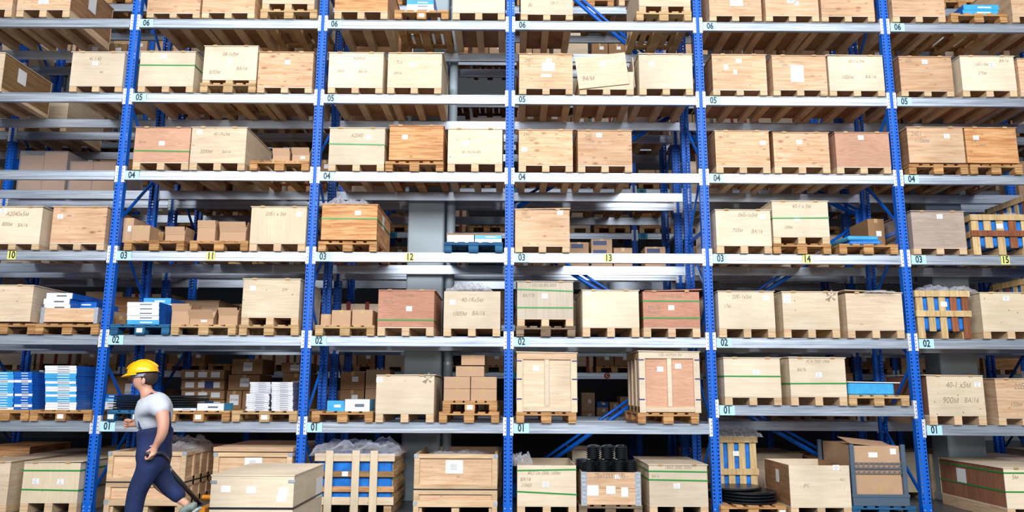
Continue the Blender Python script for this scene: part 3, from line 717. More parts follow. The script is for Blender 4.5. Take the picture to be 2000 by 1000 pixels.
t_ = ppal(15, 4, 'middle', 1896, 1998, 'brown wooden pallet')
crate(15, 4, 'middle', 1891, 1992, 257, 325, 'orange', 'orange striped crate', base=t_, skid=False, lab=(1906, 269), texts=(('24Б1', 1903, 276, 6), ('110мм', 1915, 283, 6)))
# shelf 03
crate(10, 3, 'left', -30, 76, 405, 475, 'cream', 'pale crate marked A20 and 800', lab=(6, 412), texts=(('A2040x5м', 34, 418, 9), ('800м', 14, 438, 8), ('BA/16', 44, 440, 7)), lidtilt=-.01)
crate(10, 3, 'right', 97, 203, 405, 475, 'knotty', 'knotty orange crate with label', lab=(118, 423), texts=(('24Б1', 124, 412, 6), ('мм', 135, 421, 5)))
t_ = ppal(11, 3, 'left', 241, 359, 'rough wooden pallet')
b_ = at(238, 470, .2)
pcarton(238, 258, 422, 470, t_, 'tall brown carton with white sheet beside the frame, shelf 03, bay 11', d=.7, paper=2, yf=.12)
pcarton(256, 291, 437, 468, t_, 'closed plain carton on the left pallet of shelf 03 in bay 11', d=.35)
pcarton(322, 360, 456, 469, t_, 'open carton with its front flap up on shelf 03 in bay 11', flaps=.2, d=.3)
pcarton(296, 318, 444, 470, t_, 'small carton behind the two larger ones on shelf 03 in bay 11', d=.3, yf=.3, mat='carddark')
t_ = ppal(11, 3, 'middle', 370, 484, 'rough wooden pallet')
pcarton(384, 419, 444, 471, t_, 'open carton with tall raised flap on the middle pallet of shelf 03 in bay 11', flaps=.15, d=.35)
pcarton(428, 479, 453, 472, t_, 'wide low open carton on the middle pallet of shelf 03 in bay 11', flaps=.3, d=.35)
pcarton(440, 478, 432, 460, t_, 'open carton with a white label at the back of the middle pallet, bay 11', flaps=.1, d=.35, yf=.45, paper=1)
crate(11, 3, 'right', 487, 596, 405, 475, 'palevert', 'pale crate with upright boards', lab=(584, 418), texts=(('20Б1 x 5м', 538, 418, 8),))
t_ = ppal(12, 3, 'left', 621, 736, 'orange wooden pallet')
crate(12, 3, 'left', 626, 735, 404, 472, 'orange', 'orange crate with one green strap', base=t_, skid=False, lab=(699, 416), straps=(427,), sidelab=(1, .5, .35, .16, .2))
film(at(685, 403, .4).x, .35, at(680, 402, YF).z, .7, .8, .15, 'clear plastic film on top of the orange crate in bay 12', 1)
t_ = ppal(12, 3, 'right', 867, 982, 'blue painted wooden pallet', 'bluepallet')
for (x0, x1, yt, yb, c, n_) in ((873, 926, 459, 465, 'boxwhite', 'upper left'), (873, 926, 467, 473, 'boxwhite', 'lower left'), (927, 980, 459, 466, 'boxcyan', 'upper right'), (927, 980, 467, 473, 'boxwhite', 'lower right')):
    A = at(x0, yb, 0); B = at(x1, yb, 0); z = t_+(.0 if 'lower' in n_ else .056)
    flatbox((A.x+B.x)/2, 0, z, B.x-A.x-.006, .6, .054, c, 'boxblue', f'{n_} flat {"white" if c == "boxwhite" else "light blue"} box on the blue pallet in bay 12', 'flat boxes on the blue pallet in bay 12')
tag(MB().box(-.39, .39, 0, .62, 0, .02).build('cardboard_sheet', 'carddark', loc=(at(926, 460, 0).x, 0, t_+.112)), 'brown cardboard sheet lying on the flat boxes in bay 12', 'cardboard')
crate(13, 3, 'left', 1006, 1113, 410, 480, 'pine', 'plywood crate marked 24 with slanting lid', lab=(1094, 415), texts=(('24Б1', 1025, 417, 6), ('110мм', 1028, 424, 5)), lidtilt=-.02)
crate(14, 3, 'left', 1400, 1508, 411, 479, 'cream', 'pale crate marked 06 and 750', lab=(1489, 424), texts=(('06Б-1x5м', 1460, 420, 8), ('750м', 1440, 450, 8), ('BA/16', 1478, 452, 8)))
t_ = ppal(14, 3, 'middle', 1511, 1624, 'orange wooden pallet under the strapped crate')
crate(14, 3, 'middle', 1511, 1621, 394, 462, 'cream', 'tall pale crate with one green strap', base=t_, lab=(1556, 427), straps=((426, .004),), texts=(('60-1 x 5м', 1565, 403, 8), ('200м', 1540, 444, 6)))
t_ = ppal(14, 3, 'right', 1640, 1755, 'wooden pallet holding blue bags')
for i, (x0, x1, yt, yb) in enumerate(((1656, 1718, 458, 467), (1660, 1722, 468, 476))):
    A = at(x0, yb, 0); B = at(x1, yb, 0)
    flatbox((A.x+B.x)/2, 0, t_+(.065 if i == 0 else 0), B.x-A.x, .6, .062, 'tarp', 'boxblue', ['upper', 'lower'][i]+' blue wrapped pack on the right pallet of shelf 03 in bay 14', 'blue packs in bay 14', rz=.05-.1*i, cat='pack') if False else \
    tag(MB().box(-(B.x-A.x)/2, (B.x-A.x)/2, 0, .6, 0, .062).build('wrapped_pack', 'boxcyan' if i == 0 else 'tarp', loc=((A.x+B.x)/2, 0, t_+(.065 if i == 0 else 0)), rot=(0, 0, .06-.1*i), bevel=.018), ['upper', 'lower'][i]+' blue wrapped pack on the right pallet of shelf 03 in bay 14', 'pack')
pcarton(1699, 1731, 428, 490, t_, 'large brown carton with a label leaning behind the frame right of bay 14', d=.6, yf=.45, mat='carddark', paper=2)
crate(15, 3, 'left', 1785, 1889, 414, 484, 'greyply', 'greyish plywood crate with a warped lid', lab=(1835, 423), lidtilt=.008)
slatted(15, 3, 'right', 1905, 2018, 418, 497, 'slatted blue lined crate with red middle board', n=5, midrail='slatred', labpx=(1954, 441), reds=(3,))
slatted(15, 3, 'outermost', 2032, 2140, 374, 497, 'tall slatted crate whose side rises above its neighbour', n=5)
slatted(15, 2, 'outermost', 2046, 2150, 536, 659, 'tall slatted crate showing only its side', n=5)
film(at(1960, 417, .5).x, .5, at(1960, 417, YF).z, .5, .6, .1, 'clear plastic film above the slatted crate on shelf 03 in bay 15', 2)
# shelf 02
t_ = ppal(10, 2, 'left', -60, 68, 'wooden pallet under the left crate')
crate(10, 2, 'left', -62, 58, 558, 628, 'pale', 'pale crate with a slipping front board', base=t_, skid=False)
t_ = ppal(10, 2, 'right', 68, 192, 'wooden pallet with round blocks')
A = at(80, 630, -.0); B = at(191, 630, 0); w = B.x-A.x; cc = thing('pallet_collar', ((A.x+B.x)/2, -.02, t_+.03), 'low pallet collar with knotty front board and metal corners, shelf 02 in bay 10', 'collar')
panelbox(w, 1.1, .19, True, .02).build('body', 'pine', cc)
for s in (-1, 1): MB().box(min(s*(w/2+.003), s*(w/2-.05)), max(s*(w/2+.003), s*(w/2-.05)), -.006, .05, -.02, .2).build('hinge_corner', 'zinc', cc)
stack(89, 140, 572, 5, t_+.035, ['boxwhite', 'boxwhite', 'boxwhite', 'boxcyan', 'boxcyan'], 'in the pallet collar in bay 10', Y=.06, d=.9, yb=600, jit=.015)
stack(140, 190, 590, 4, t_+.035, ['boxblue', 'boxcyan', 'boxblue', 'boxwhite'], 'at the back of the collar', Y=.3, d=.6, yb=610, jit=.02)
t_ = ppal(11, 2, 'left', 214, 330, 'dark blue stained wooden pallet', 'bluepallet', papers=(1,))
stack(249, 311, 590, 5, t_, ['boxwhite', 'boxwhite', 'boxwhite', 'boxwhite', 'boxcyan'], 'on shelf 02 in bay 11', d=.55, yb=633, jit=.006)
stack(281, 335, 582, 5, t_, ['boxcyan', 'boxwhite', 'boxcyan', 'boxblue', 'boxblue'], 'behind another, shelf 02, bay 11', Y=.58, d=.5, yb=630, jit=.01)
t_ = ppal(11, 2, 'middle', 333, 460, 'wooden pallet holding open cartons', 'palletpale')
pcarton(334, 369, 606, 633, t_, 'open carton with flap up, leftmost on shelf 02 in bay 11', flaps=.3, d=.35)
pcarton(370, 416, 621, 633, t_, 'low open carton with a white label on shelf 02 in bay 11', flaps=.5, d=.35, paper=1)
pcarton(426, 463, 614, 633, t_, 'open carton with raised flaps, rightmost on shelf 02 in bay 11', flaps=.35, d=.35)
pcarton(224, 246, 612, 633, top(2)+.144, 'brown carton behind the brace on shelf 02 in bay 11', d=.3, yf=.35, mat='carddark')
t_ = ppal(11, 2, 'right', 466, 583, 'wooden pallet under the tall crate', 'palletpale')
crate(11, 2, 'right', 471, 583, 546, 619, 'paledots', 'tall pale crate raised on a pallet', base=t_, lab=(494, 563), texts=(('DM', 556, 566, 6),))
t_ = ppal(12, 2, 'left', 615, 731, 'pallet holding three closed cartons', 'palletpale')
pcarton(626, 646, 612, 635, t_, 'narrow closed carton, left of three on shelf 02 in bay 12', d=.35, yf=.1)
pcarton(647, 684, 605, 635, t_, 'closed carton, middle of three on shelf 02 in bay 12', d=.4)
pcarton(687, 727, 605, 636, t_, 'closed carton, right of three on shelf 02 in bay 12', d=.4)
crate(12, 2, 'middle', 737, 847, 568, 639, 'redply', 'salmon pink crate with one low green strap', lab=(799, 603), straps=(625,), texts=(('4 B (20) 90м', 790, 577, 6), ('BA/176', 758, 589, 6)), lid=.01)
crate(12, 2, 'right', 866, 977, 569, 640, 'cream', 'pale crate marked 40 with plastic on top', lab=(884, 590), texts=(('40-1Rx5м', 922, 586, 9), ('1000м', 897, 613, 9), ('BA/16', 934, 612, 9)), open_top=True)
film(at(918, 568, .3).x, .25, at(918, 570, YF).z-.03, .68, .6, .17, 'crumpled clear plastic bulging from the right crate on shelf 02, bay 12', 3)
t_ = ppal(13, 2, 'left', 1008, 1124, 'grey weathered pallet', 'oldpallet')
crate(13, 2, 'left', 1010, 1120, 551, 622, 'greyvert', 'weathered grey crate with two green straps', base=t_, lab=(1064, 578), straps=((567, .012*-1), (601, 0)), texts=(('1/C-2(6 B0) 2005', 1062, 557, 6), ('BA/176', 1032, 577, 7)))
crate(13, 2, 'middle', 1138, 1249, 568, 639, 'cream', 'plain cream plywood crate', lab=(1148, 573))
crate(13, 2, 'right', 1257, 1368, 570, 640, 'redply', 'red brown crate with two green straps', sidemat='redside', lab=(1311, 601), straps=(588, 621), texts=(('1 420 (008) 90м', 1308, 578, 6), ('BA/176', 1277, 600, 7), ('70 лист', 1276, 610, 6)), lidtilt=-.035, lid=.03)
crate(14, 2, 'left', 1405, 1515, 570, 641, 'cream', 'pale crate marked 20', lab=(1496, 582), texts=(('20Б-1x5м', 1448, 580, 8), ('17м', 1420, 598, 7)))
crate(14, 2, 'middle', 1531, 1641, 571, 642, 'paledots', 'pale crate with a drawn star', labs=((1537, 584, .1, .12),), texts=(('*', 1617, 592, 44),))
crate(14, 2, 'right', 1656, 1767, 573, 644, 'pale', 'pale crate with a raised lid and torn plastic', lidtilt=.045, labs=())
film(at(1712, 585, 0).x, -.03, at(1700, 574, YF).z, .4, .3, .05, 'torn clear plastic on the right crate of shelf 02 in bay 14', 4)
slatted(15, 2, 'left', 1797, 1900, 567, 659, 'slatted crate with blue lining and two dark boards', n=5, reds=(3, 4), labpx=(1845, 594))
film(at(1835, 566, .4).x, .4, at(1840, 567, YF).z-.02, .7, .7, .12, 'clear plastic bubbles above the slatted crate on shelf 02 in bay 15', 5, 1.4)
crate(15, 2, 'right', 1921, 2030, 573, 646, 'paledots', 'speckled pale crate cut by the picture edge', lab=(1965, 583))
# shelf 01
t_ = ppal(10, 1, 'left', -40, 55, 'old dark wooden pallet', 'palletwood')
stack(-28, 26, 726, 14, t_, ['boxcyan', 'boxcyan', 'boxcyan', 'boxwhite', 'boxcyan'], 'at the picture edge', d=.5, yb=801, jit=.006)
stack(28, 63, 726, 14, t_, ['boxblue', 'boxblue', 'boxblue', 'boxwhite', 'boxblue', 'boxblue', 'boxblue', 'boxblue', 'boxwhite'], 'second from the picture edge', d=.5, Y=.01, yb=801, jit=.006)
t_ = ppal(10, 1, 'right', 57, 178, 'wooden pallet with a white tag', papers=(1,))
stack(88, 149, 714, 17, t_, ['boxwhite', 'boxwhite', 'boxwhite', 'boxcyan', 'boxcyan', 'boxcyan', 'boxwhite', 'boxcyan', 'boxwhite', 'boxwhite', 'boxcyan', 'boxwhite', 'boxcyan', 'boxcyan'], 'on the tagged pallet in bay 10', d=.5, yb=801, jit=.005)
stack(68, 90, 722, 3, t_+.45, ['strapblack', 'boxwhite', 'boxblue'], 'behind the tall stack in bay 10', d=.4, Y=.55, yb=738)
for i in range(6):
    x = at(66+4*i, 770, .3).x
    tag(MB().box(-.013, .013, 0, .5, 0, .42).build('flat_box', 'boxblue', loc=(x, .3, t_), rot=(0, .04, 0)), f'blue flat box standing on edge in bay 10, {["leftmost", "second", "third", "fourth", "fifth", "rightmost"][i]} of six', 'box', 'upright blue boxes in bay 10')
t_ = ppal(11, 1, 'left', 208, 322, 'bright blue painted wooden pallet', 'bluepallet', papers=(0, 1))
for i in range(6):
    x = at(290, 790, .1).x
    tag(MB().box(-.48, .48, 0, .9, 0, .024).build('black_tray', 'rubber', loc=(x+R_.uniform(-.01, .01), .1, t_+i*.034), bevel=.006), f'flat black tray, {ORD[5-i]} in the stack on the blue pallet', 'tray', 'black trays on the blue pallet')
stack(200, 228, 770, 4, t_, ['boxblue', 'boxcyan', 'boxwhite', 'boxwhite'], 'left of the black trays', Y=.5, d=.4, yb=800)
t_ = ppal(11, 1, 'middle', 326, 448, 'wooden pallet with white tag behind the worker', papers=(1,))
A = at(385, 797, 0); B = at(437, 797, 0)
flatbox((A.x+B.x)/2, 0, t_, B.x-A.x, .35, .095, 'boxwhite', 'boxcyan', 'thick white box with blue band on the middle pallet of shelf 01 in bay 11', 'flat boxes on the middle pallet of shelf 01 in bay 11')
A = at(338, 800, 0); B = at(383, 800, 0)
flatbox((A.x+B.x)/2, 0, t_, B.x-A.x, .35, .03, 'boxwhite', 'boxcyan', 'thin light blue box on the middle pallet of shelf 01 in bay 11', 'flat boxes on the middle pallet of shelf 01 in bay 11')
t_ = ppal(11, 1, 'right', 452, 580, 'light wooden pallet with white tag', 'palletpale', papers=(1,))
stack(530, 572, 746, 13, t_, ['silverwhite'], 'rightmost silver pile in bay 11', d=.7, side='silverside', yb=801, jit=.004, what='{} flat pack')
stack(489, 529, 746, 13, t_, ['silverwhite'], 'middle silver pile in bay 11', d=.6, Y=.33, side='silverside', yb=801, jit=.006, what='{} flat pack')
stack(481, 526, 769, 8, t_, ['silverwhite'], 'low silver pile in bay 11', d=.3, Y=-.02, side='silverside', yb=801, jit=.01, what='{} flat pack')
t_ = ppal(12, 1, 'left', 608, 728, 'wooden pallet with two blue boxes', 'palletwood')
A = at(638, 801, 0); B = at(672, 801, 0); flatbox((A.x+B.x)/2, .02, t_, B.x-A.x, .35, .14, 'boxcyan', 'boxblue', 'light blue box, left on the pallet in bay 12', 'boxes on the left pallet of shelf 01 in bay 12')
A = at(674, 802, 0); B = at(722, 802, 0); flatbox((A.x+B.x)/2, -.02, t_, B.x-A.x, .4, .16, 'boxwhite', 'boxcyan', 'white box with torn wrap, right on the pallet in bay 12', 'boxes on the left pallet of shelf 01 in bay 12')
crate(12, 1, 'middle', 733, 847, 734, 807, 'cream', 'pale crate with a drawn star', lab=(741, 742), texts=(('*', 829, 752, 40),), lid=.01, lidtilt=-.01)
t_ = ppal(12, 1, 'right', 857, 975, 'orange wooden pallet, lower of two', 'palletwood')
t2 = ppal(12, 1, 'right', 864, 971, 'orange wooden pallet, upper of two', 'palletwood', base=t_, papers=(1,))
for i, (x0, x1, yt, yb, z) in enumerate(((866, 918, 762, 785, 0), (919, 970, 762, 785, 0), (866, 918, 738, 761, 1), (919, 970, 738, 761, 1), (889, 945, 716, 737, 2), (897, 945, 702, 716, 3))):
    A = at(x0, 785, 0); B = at(x1, 785, 0)
    carton((A.x+B.x)/2, .0 if i < 5 else .25, t2+.001+z*.163, B.x-A.x-.004, .4, .16 if z < 2 else .14, ['lower left', 'lower right', 'middle left', 'middle right', 'second from top', 'topmost'][i]+' carton in the stack on shelf 01 in bay 12', group='carton stack in bay 12')
t_ = ppal(13, 1, 'left', 1008, 1126, 'orange wooden pallet', 'palletwood')
framed(13, 1, 'left', 1009, 1128, 690, 806, 'framed crate with light panels and blue clips', labs=((1047, 720),), base=t_)
t_ = ppal(13, 1, 'right', 1246, 1366, 'orange wooden pallet', 'palletwood')
framed(13, 1, 'right', 1250, 1370, 688, 804, 'framed crate with pinkish panels and blue clips', mat='pink', fr='cream', labs=((1290, 721), (1325, 715)), base=t_, texts=(('12Б-16595м 5м', 1308, 693, 6),))
crate(14, 1, 'left', 1416, 1527, 700, 775, 'cream', 'pale crate with one green strap', lab=(1477, 727), straps=(735,), lid=.006)
crate(14, 1, 'middle', 1545, 1655, 700, 774, 'cream', 'pale crate with a low green strap and bowed lid', lab=(1599, 732), straps=((749, .003),), texts=(('AГA 7000 100м', 1597, 706, 6), ('BA/76', 1565, 722, 6)), lidtilt=.01)
t_ = ppal(14, 1, 'right', 1659, 1777, 'wooden pallet under a blue wrapped pack', 'palletpale')
A = at(1656, 770, 0); B = at(1746, 770, 0)
wp = tag(MB().box(-(B.x-A.x)/2, (B.x-A.x)/2, 0, .9, 0, .16).build('wrapped_pack', 'boxcyan', loc=((A.x+B.x)/2, -.03, t_), bevel=.02), 'large blue shrink wrapped pack on the right pallet of shelf 01 in bay 14', 'pack')
tag(MB().box(-.36, .36, 0, .9, 0, .012).build('board', 'boxwhite', loc=((A.x+B.x)/2+.03, -.04, t_+.165), rot=(0, .012, 0)), 'white board lying on the blue wrapped pack in bay 14', 'board')
crate(15, 1, 'left', 1816, 1927, 735, 811, 'paledots', 'pale crate marked 40 and 900', sidemat='redside', lab=(1909, 751), texts=(('40-1 x5м', 1871, 752, 11), ('900м', 1856, 782, 12), ('BA/16', 1897, 782, 10)), lid=-.02, lidtilt=.01)
crate(15, 1, 'right', 1951, 2060, 741, 816, 'pine', 'plywood crate marked 20 cut by the picture edge', texts=(('20Б', 1990, 755, 11), ('150м', 1984, 790, 9)))
# ground
crate(10, 0, 'left', -60, 12, 903, 984, 'pale', 'pale crate cut by the left picture edge', yf=-.1)
crate(10, 0, 'second', 39, 150, 904, 981, 'palevert', 'pale crate with two green straps', yf=-.1, straps=((919, 0), (957, -.006)), labs=((70, 940, .085, .07), (118, 941, .085, .07)), texts=(), depth=1.3, lid=.02, lidtilt=-.015)
g1 = bigcrate(11, 'left', 203, 357, 882, 'large open pallet box crate with black strap', depth=1.5, strapz=.41)
film(g1[3]+.1, .55, g1[2]-.04, .85, .8, .2, 'clear plastic film peaking above the large crate behind the worker', 6)
g2 = bigcrate(11, 'right', 411, 566, 884, 'large lidded pallet box crate behind the towed crate', paper=(494, 905), depth=1.4, lid=True)
g3 = bigcrate(12, 'right', 807, 971, 887, 'large open pallet box crate with centred notice', paper=(887, 912), depth=1.4, strapz=.335)
film(g3[3], .6, g3[2]-.1, .9, .9, .1, 'clear plastic film lying inside the right floor crate of bay 12', 7)
# slatted blue crate, horizontal boards
A = at(610, 990, -.1); B = at(768, 990, -.1); w = B.x-A.x; T = at(690, 886, -.1).z
t = thing('slatted_crate', ((A.x+B.x)/2, -.1, 0), 'open slatted crate with blue lining on the floor, left in bay 12', 'crate')
MB().box(-w/2+.04, w/2-.04, .05, 1.1, .14, T-.03).build('blue_tarpaulin', 'tarp', t, bevel=.02)
for z0, z1, mt in ((T-.1, T, 'pale'), (T-.3, T-.225, 'darkboard'), (T-.49, T-.42, 'orange'), (.13, .23, 'pale')):
    MB().box(-w/2, w/2, .0, .025, z0, z1).build('board', mt, t, bevel=.003)
    for s in (-1, 1): MB().box(min(s*w/2, s*(w/2-.025)), max(s*w/2, s*(w/2-.025)), .026, 1.12, z0, z1).build('board', 'palletpale', t, bevel=.003)
for c in (-w/2+.2, 0.0+.02, w/2-.27): MB().box(c-.05, c+.05, -.026, -.001, 0, T+.04).build('upright_batten', 'palevert', t, bevel=.003)
for j in range(8):
    for s in (-1, 1): MB().box(min(s*(w/2-.05), s*(w/2-.027)), max(s*(w/2-.05), s*(w/2-.027)), .1+j*.13, .16+j*.13, .1, T-.02).build('side_slat', 'palletpale', t)
for c in (-w/2+.08, 0, w/2-.08): MB().box(c-.05, c+.05, .03, 1.08, 0, .12).build('skid', 'palletpale', t)
MB().box(-.04, .04, -.003, 0, -.03, .03).build('paper_label', 'paper', t, loc=(-.12, -.0, T-.26))
film((A.x+B.x)/2-.02, .35, T-.03, 1.2, .95, .17, 'dark crumpled clear plastic heaped on the slatted floor crate in bay 12', 8, 1.3)
crate(13, 0, 'left', 1010, 1126, 909, 988, 'cream', 'pale open crate with two slanting green straps', yf=-.1, straps=((918, .008), (963, -.018)), lab=(1066, 946), texts=(('ЯБЛ 5м (008) 1600м', 1062, 924, 6), ('BA/16', 1026, 936, 7), ('210405', 1028, 948, 6)), open_top=True)
film(at(1015, 905, .1).x, .25, at(1015, 905, -.1).z-.05, .35, .4, .14, 'clear plastic at the left corner of the floor crate in bay 13', 9)
pb = pallet(at(1131, 990, -.1).x, at(1255, 990, -.1).x, 0, 'old grey wooden pallet under the collar box in bay 13', 'oldpallet', yf=-.1)
A = at(1136, 983, -.1); B = at(1252, 983, -.1); w = B.x-A.x; T = at(1190, 922, -.1).z
t = thing('pallet_collar', ((A.x+B.x)/2, -.1, .146), 'wooden collar box with metal corners filled with black rolls, floor of bay 13', 'collar')
for i in range(2): panelbox(w, 1.15, (T-.146)/2-.003, True, .02).build('collar_ring', 'pine', t, loc=(0, 0, i*(T-.146)/2), bevel=.003)
for s in (-1, 1):
    m = MB().box(min(s*(w/2+.004), s*(w/2-.07)), max(s*(w/2+.004), s*(w/2-.07)), -.006, .06, -.01, T-.146)
    for i in range(8): m.box(min(s*(w/2-.015), s*(w/2-.055)), max(s*(w/2-.015), s*(w/2-.055)), -.012, -.006, .02+i*.053, .045+i*.053)
    m.build('hinge_corner', 'zinc', t)
for px, py, ww, hh in ((1158, 958, .15, .13), (1193, 957, .12, .1), (1220, 961, .09, .12), (1206, 931, .07, .05)):
    p = at(px, py, -.1); MB().box(-ww/2, ww/2, -.002, 0, -hh/2, hh/2).build('paper_label', 'paper', t, loc=(p.x-(A.x+B.x)/2, -.001, p.z-.146))
p = at(1190, 929, -.1); text('7Bx1255  (69)', 'handwriting', 'pencil', t, (p.x-(A.x+B.x)/2, -.004, p.z-.146), .06, .85, -.004, .2)
rollp = [(0, 0)]
for i in range(6): rollp += [(.07, .028*i), (.09, .028*i+.006), (.09, .028*i+.016), (.07, .028*i+.022)]
rollp += [(.05, .17), (.0, .16)]
def roll(x, y, z, lab, r=1.0, group='grooved black rolls in the collar box'):
    o = MB().lathe(rollp, 24).build('grooved_roll', 'rubber', loc=(x, y, z)); o.scale = (r, r, 1.0); return tag(o, lab, 'roll', group)
Zr = T-.03
for j, (row, y, z, xs) in enumerate((('front lower', .05, Zr, (1150, 1178, 1208, 1232)), ('second lower', .3, Zr+.0, (1136, 1165, 1192, 1218)), ('upper', .2, Zr+.175, (1158, 1185, 1213)), ('rear upper', .42, Zr+.175, (1160, 1188, 1214)))):
    for i, px in enumerate(xs):
        x = at(px, 900, y).x; roll(x, y, z, f'grooved black roll, {["first", "second", "third", "fourth"][i]} in the {row} row of the collar box', .98)
tag(MB().box(-.39, .39, 0, 1.1, 0, .02).build('support_board', 'darkboard', loc=((A.x+B.x)/2, -.07, Zr-.025)), 'board inside the collar box carrying the black rolls', 'board')
crate(13, 0, 'right', 1269, 1384, 909, 988, 'cream', 'pale crate with two close green straps', yf=-.1, straps=((921, -.004), (938, -.006)), lab=(1322, 949), texts=(('1BA/5 (008) 500м', 1324, 913, 6), ('BA/16', 1280, 930, 5)), depth=1.2)
pb = pallet(at(1408, 990, -.1).x, at(1536, 990, -.1).x, 0, 'orange wooden pallet with tag under black discs in bay 14', 'palletwood', yf=-.1, papers=(2,), depth=.7)
disc = [(0, .0), (.36, 0), (.385, .008), (.385, .022), (.36, .03), (0, .03)]
for i in range(5):
    x = at(1460+(-8 if i == 4 else 0), 960, .3).x
    tag(MB().lathe(disc, 40).build('black_disc', 'rubber', loc=(x-(.1 if i > 3 else 0), .32+(.12 if i > 3 else 0), .146+.04*i), smooth=False), f'large flat black disc, {ORD[4-i]} on the pallet in bay 14', 'disc', 'black discs in bay 14')
crate(14, 0, 'middle', 1545, 1664, 909, 990, 'cream', 'open empty pale crate with knotty brown side', yf=-.1, sidemat='brownside', lab=(1633, 913), texts=(('JVC', 1575, 948, 6), ('К21', 1645, 937, 5)), open_top=True, depth=1.0, sidelab=(-1, .45, .35, .12, .17))
pb = pallet(at(1665, 990, -.1).x, at(1790, 990, -.1).x, 0, 'dark blue wooden pallet under the caged carton in bay 14', 'bluepallet', yf=-.1)
A = at(1669, 970, -.08); B = at(1770, 970, -.08); w = B.x-A.x; T = at(1715, 868, -.08).z; xc = (A.x+B.x)/2
t = thing('cage_frame', (xc, -.1, .146), 'grey steel frame around a large carton, floor of bay 14', 'frame')
for s in (-1, 1):
    for y in (0, 1.05): MB().box(s*w/2-.028, s*w/2+.028, y, y+.04, 0, T-.146).build('corner_post', 'cagegrey', t, bevel=.004)
    MB().box(s*w/2-.02, s*w/2+.02, .04, 1.05, .02, .1).build('side_rail', 'cagegrey', t)
    MB().box(s*w/2-.016, s*w/2+.016, .04, 1.05, .36, .39).build('side_rail', 'cagegrey', t)
MB().box(-w/2-.03, w/2+.03, -.008, .03, 0, .11).build('bottom_rail', 'cagegrey', t, bevel=.004)
MB().box(-w/2-.04, w/2+.04, -.012, .0, .11, .15).build('bottom_rail', 'cagegrey', t, bevel=.004)
z0 = at(1715, 924, -.1).z-.146; z1 = at(1715, 904, -.1).z-.146
m = MB().box(-w/2, w/2, -.004, .004, z0-.004, z0+.004).box(-w/2, w/2, -.004, .004, z1-.004, z1+.004).box(-w/2, w/2, -.004, .004, (z0+z1)/2-.009, (z0+z1)/2-.002).box(-w/2, w/2, -.004, .004, (z0+z1)/2+.004, (z0+z1)/2+.011)
n = 10
for i in range(n):
    for (za, zb_) in ((z0, (z0+z1)/2-.006), ((z0+z1)/2+.008, z1)):
        xa = -w/2+w*i/n; q = w/n
        pts = [(xa+q*k/5, za+(zb_-za)*math.sin(math.pi/2*min(1, k/4))) for k in range(5)]+[(xa+q*.95, za)]
        for a, b in zip(pts[:-1], pts[1:]): m.bar((a[0], 0, a[1]), (b[0], 0, b[1]), .006, .006)
m.build('wire_grille', 'cagegrey', t)
cb = carton(xc, -.065, .26, w-.07, 1.0, T-.26-.02, 'large brown carton with open top flap inside the grey steel frame')
MB().box(-w/2+.02, w/2-.05, -.002, .002, 0, .42).build('flap', 'card', cb, loc=(-.02, 0, T-.28), rot=(-1.42, .1, 0))
MB().box(-.07, .05, -.003, -.0005, 0, .065).build('paper_label', 'paper', cb, loc=(-.04, 0, T-.26-.17)); MB().box(-.04, .04, -.003, -.0005, 0, .075).build('paper_label', 'paper', cb, loc=(w/2-.12, 0, T-.26-.13))
MB().box(-.03, .03, -.003, -.0005, 0, .14).build('tape', 'tape', cb, loc=(.02, 0, .0))
lc = crate(15, 0, 'right', 1968, 2090, 916, 993, 'cream', 'pale crate with brown side and two green straps', yf=-.35, sidemat='redside', straps=(924, 961), depth=1.5, sidelab=(-1, .95, .3, .22, .2), texts=(('5м', 1982, 932, 8),))
tag(MB().box(-.09, .09, -.05, .05, 0, .035).build('small_box', 'boxwhite', loc=(at(1832, 991, .1).x, .1, 0)), 'small white flat box on the floor beside the blue rack foot', 'box')
# behind the floor goods of the front row
slatted(14, 0, 'behind the discs', 1404, 1482, 852, 960, 'tall blue lined slatted crate in plastic', yf=.62, depth=.45, base=.02, n=4, labpx=(1438, 886))
film(at(1440, 850, .7).x, .75, at(1440, 850, .62).z-.02, .62, .5, .14, 'clear plastic hood over the tall slatted crate in bay 14', 10)

# ------------------------------------------------------------------ second and third rows: prototypes and copies
def proto_crate(mat, w, h, d=1.1, sk='skidwood'):
    t = thing('plywood_crate', (0, -40, 0), 'x', 'crate')
    panelbox(w, d, h).build('body', mat, t, loc=(0, 0, .11), bevel=.0025)
    for c in (-w/2+.05, 0, w/2-.05): MB().box(c-.05, c+.05, .004, d-.01, 0, .1).build('skid', sk, t)
    MB().box(-w/2+.002, w/2-.002, .002, d-.004, .1, .11).build('base_board', mat, t)
    MB().box(-w/2-.01, w/2+.01, -.01, d+.01, .11+h, .122+h).build('lid', mat, t)
    MB().box(-.04, .04, -.003, -.0005, 0, .066).build('paper_label', 'paper', t, loc=(.05, 0, .11+h*.66))
    return t
protos = []
def mk():
    a = [proto_crate(m, .8, h) for m, h in (('pale', .55), ('pine', .55), ('knotty', .5), ('orange', .6), ('greyply', .5), ('cream', .58))]
    c = []
    for mat, n, w, h in (('card', 2, .38, .3), ('carddark', 2, .38, .28)):
        t = carton(0, -40, 0, w, .5, h, 'x', mat=mat, paper=1); c.append((t, w, h))
    p = pallet(-.4, .4, 0, 'x', 'palletwood', yf=-40)
    r = thing('red_post_crate', (0, -40, 0), 'x', 'crate')
    panelbox(.84, 1.1, .5).build('body', 'pale', r, loc=(0, 0, .13))
    for q in (-.3, 0, .3): MB().box(q-.03, q+.03, -.02, 0, .0, .66).build('red_post', 'redpost', r)
    for q in (-.36, 0, .36): MB().box(q-.05, q+.05, 0, 1.1, 0, .13).build('skid', 'palletpale', r)
    return a, c, p, r
CR, CT, PL, RP = mk()
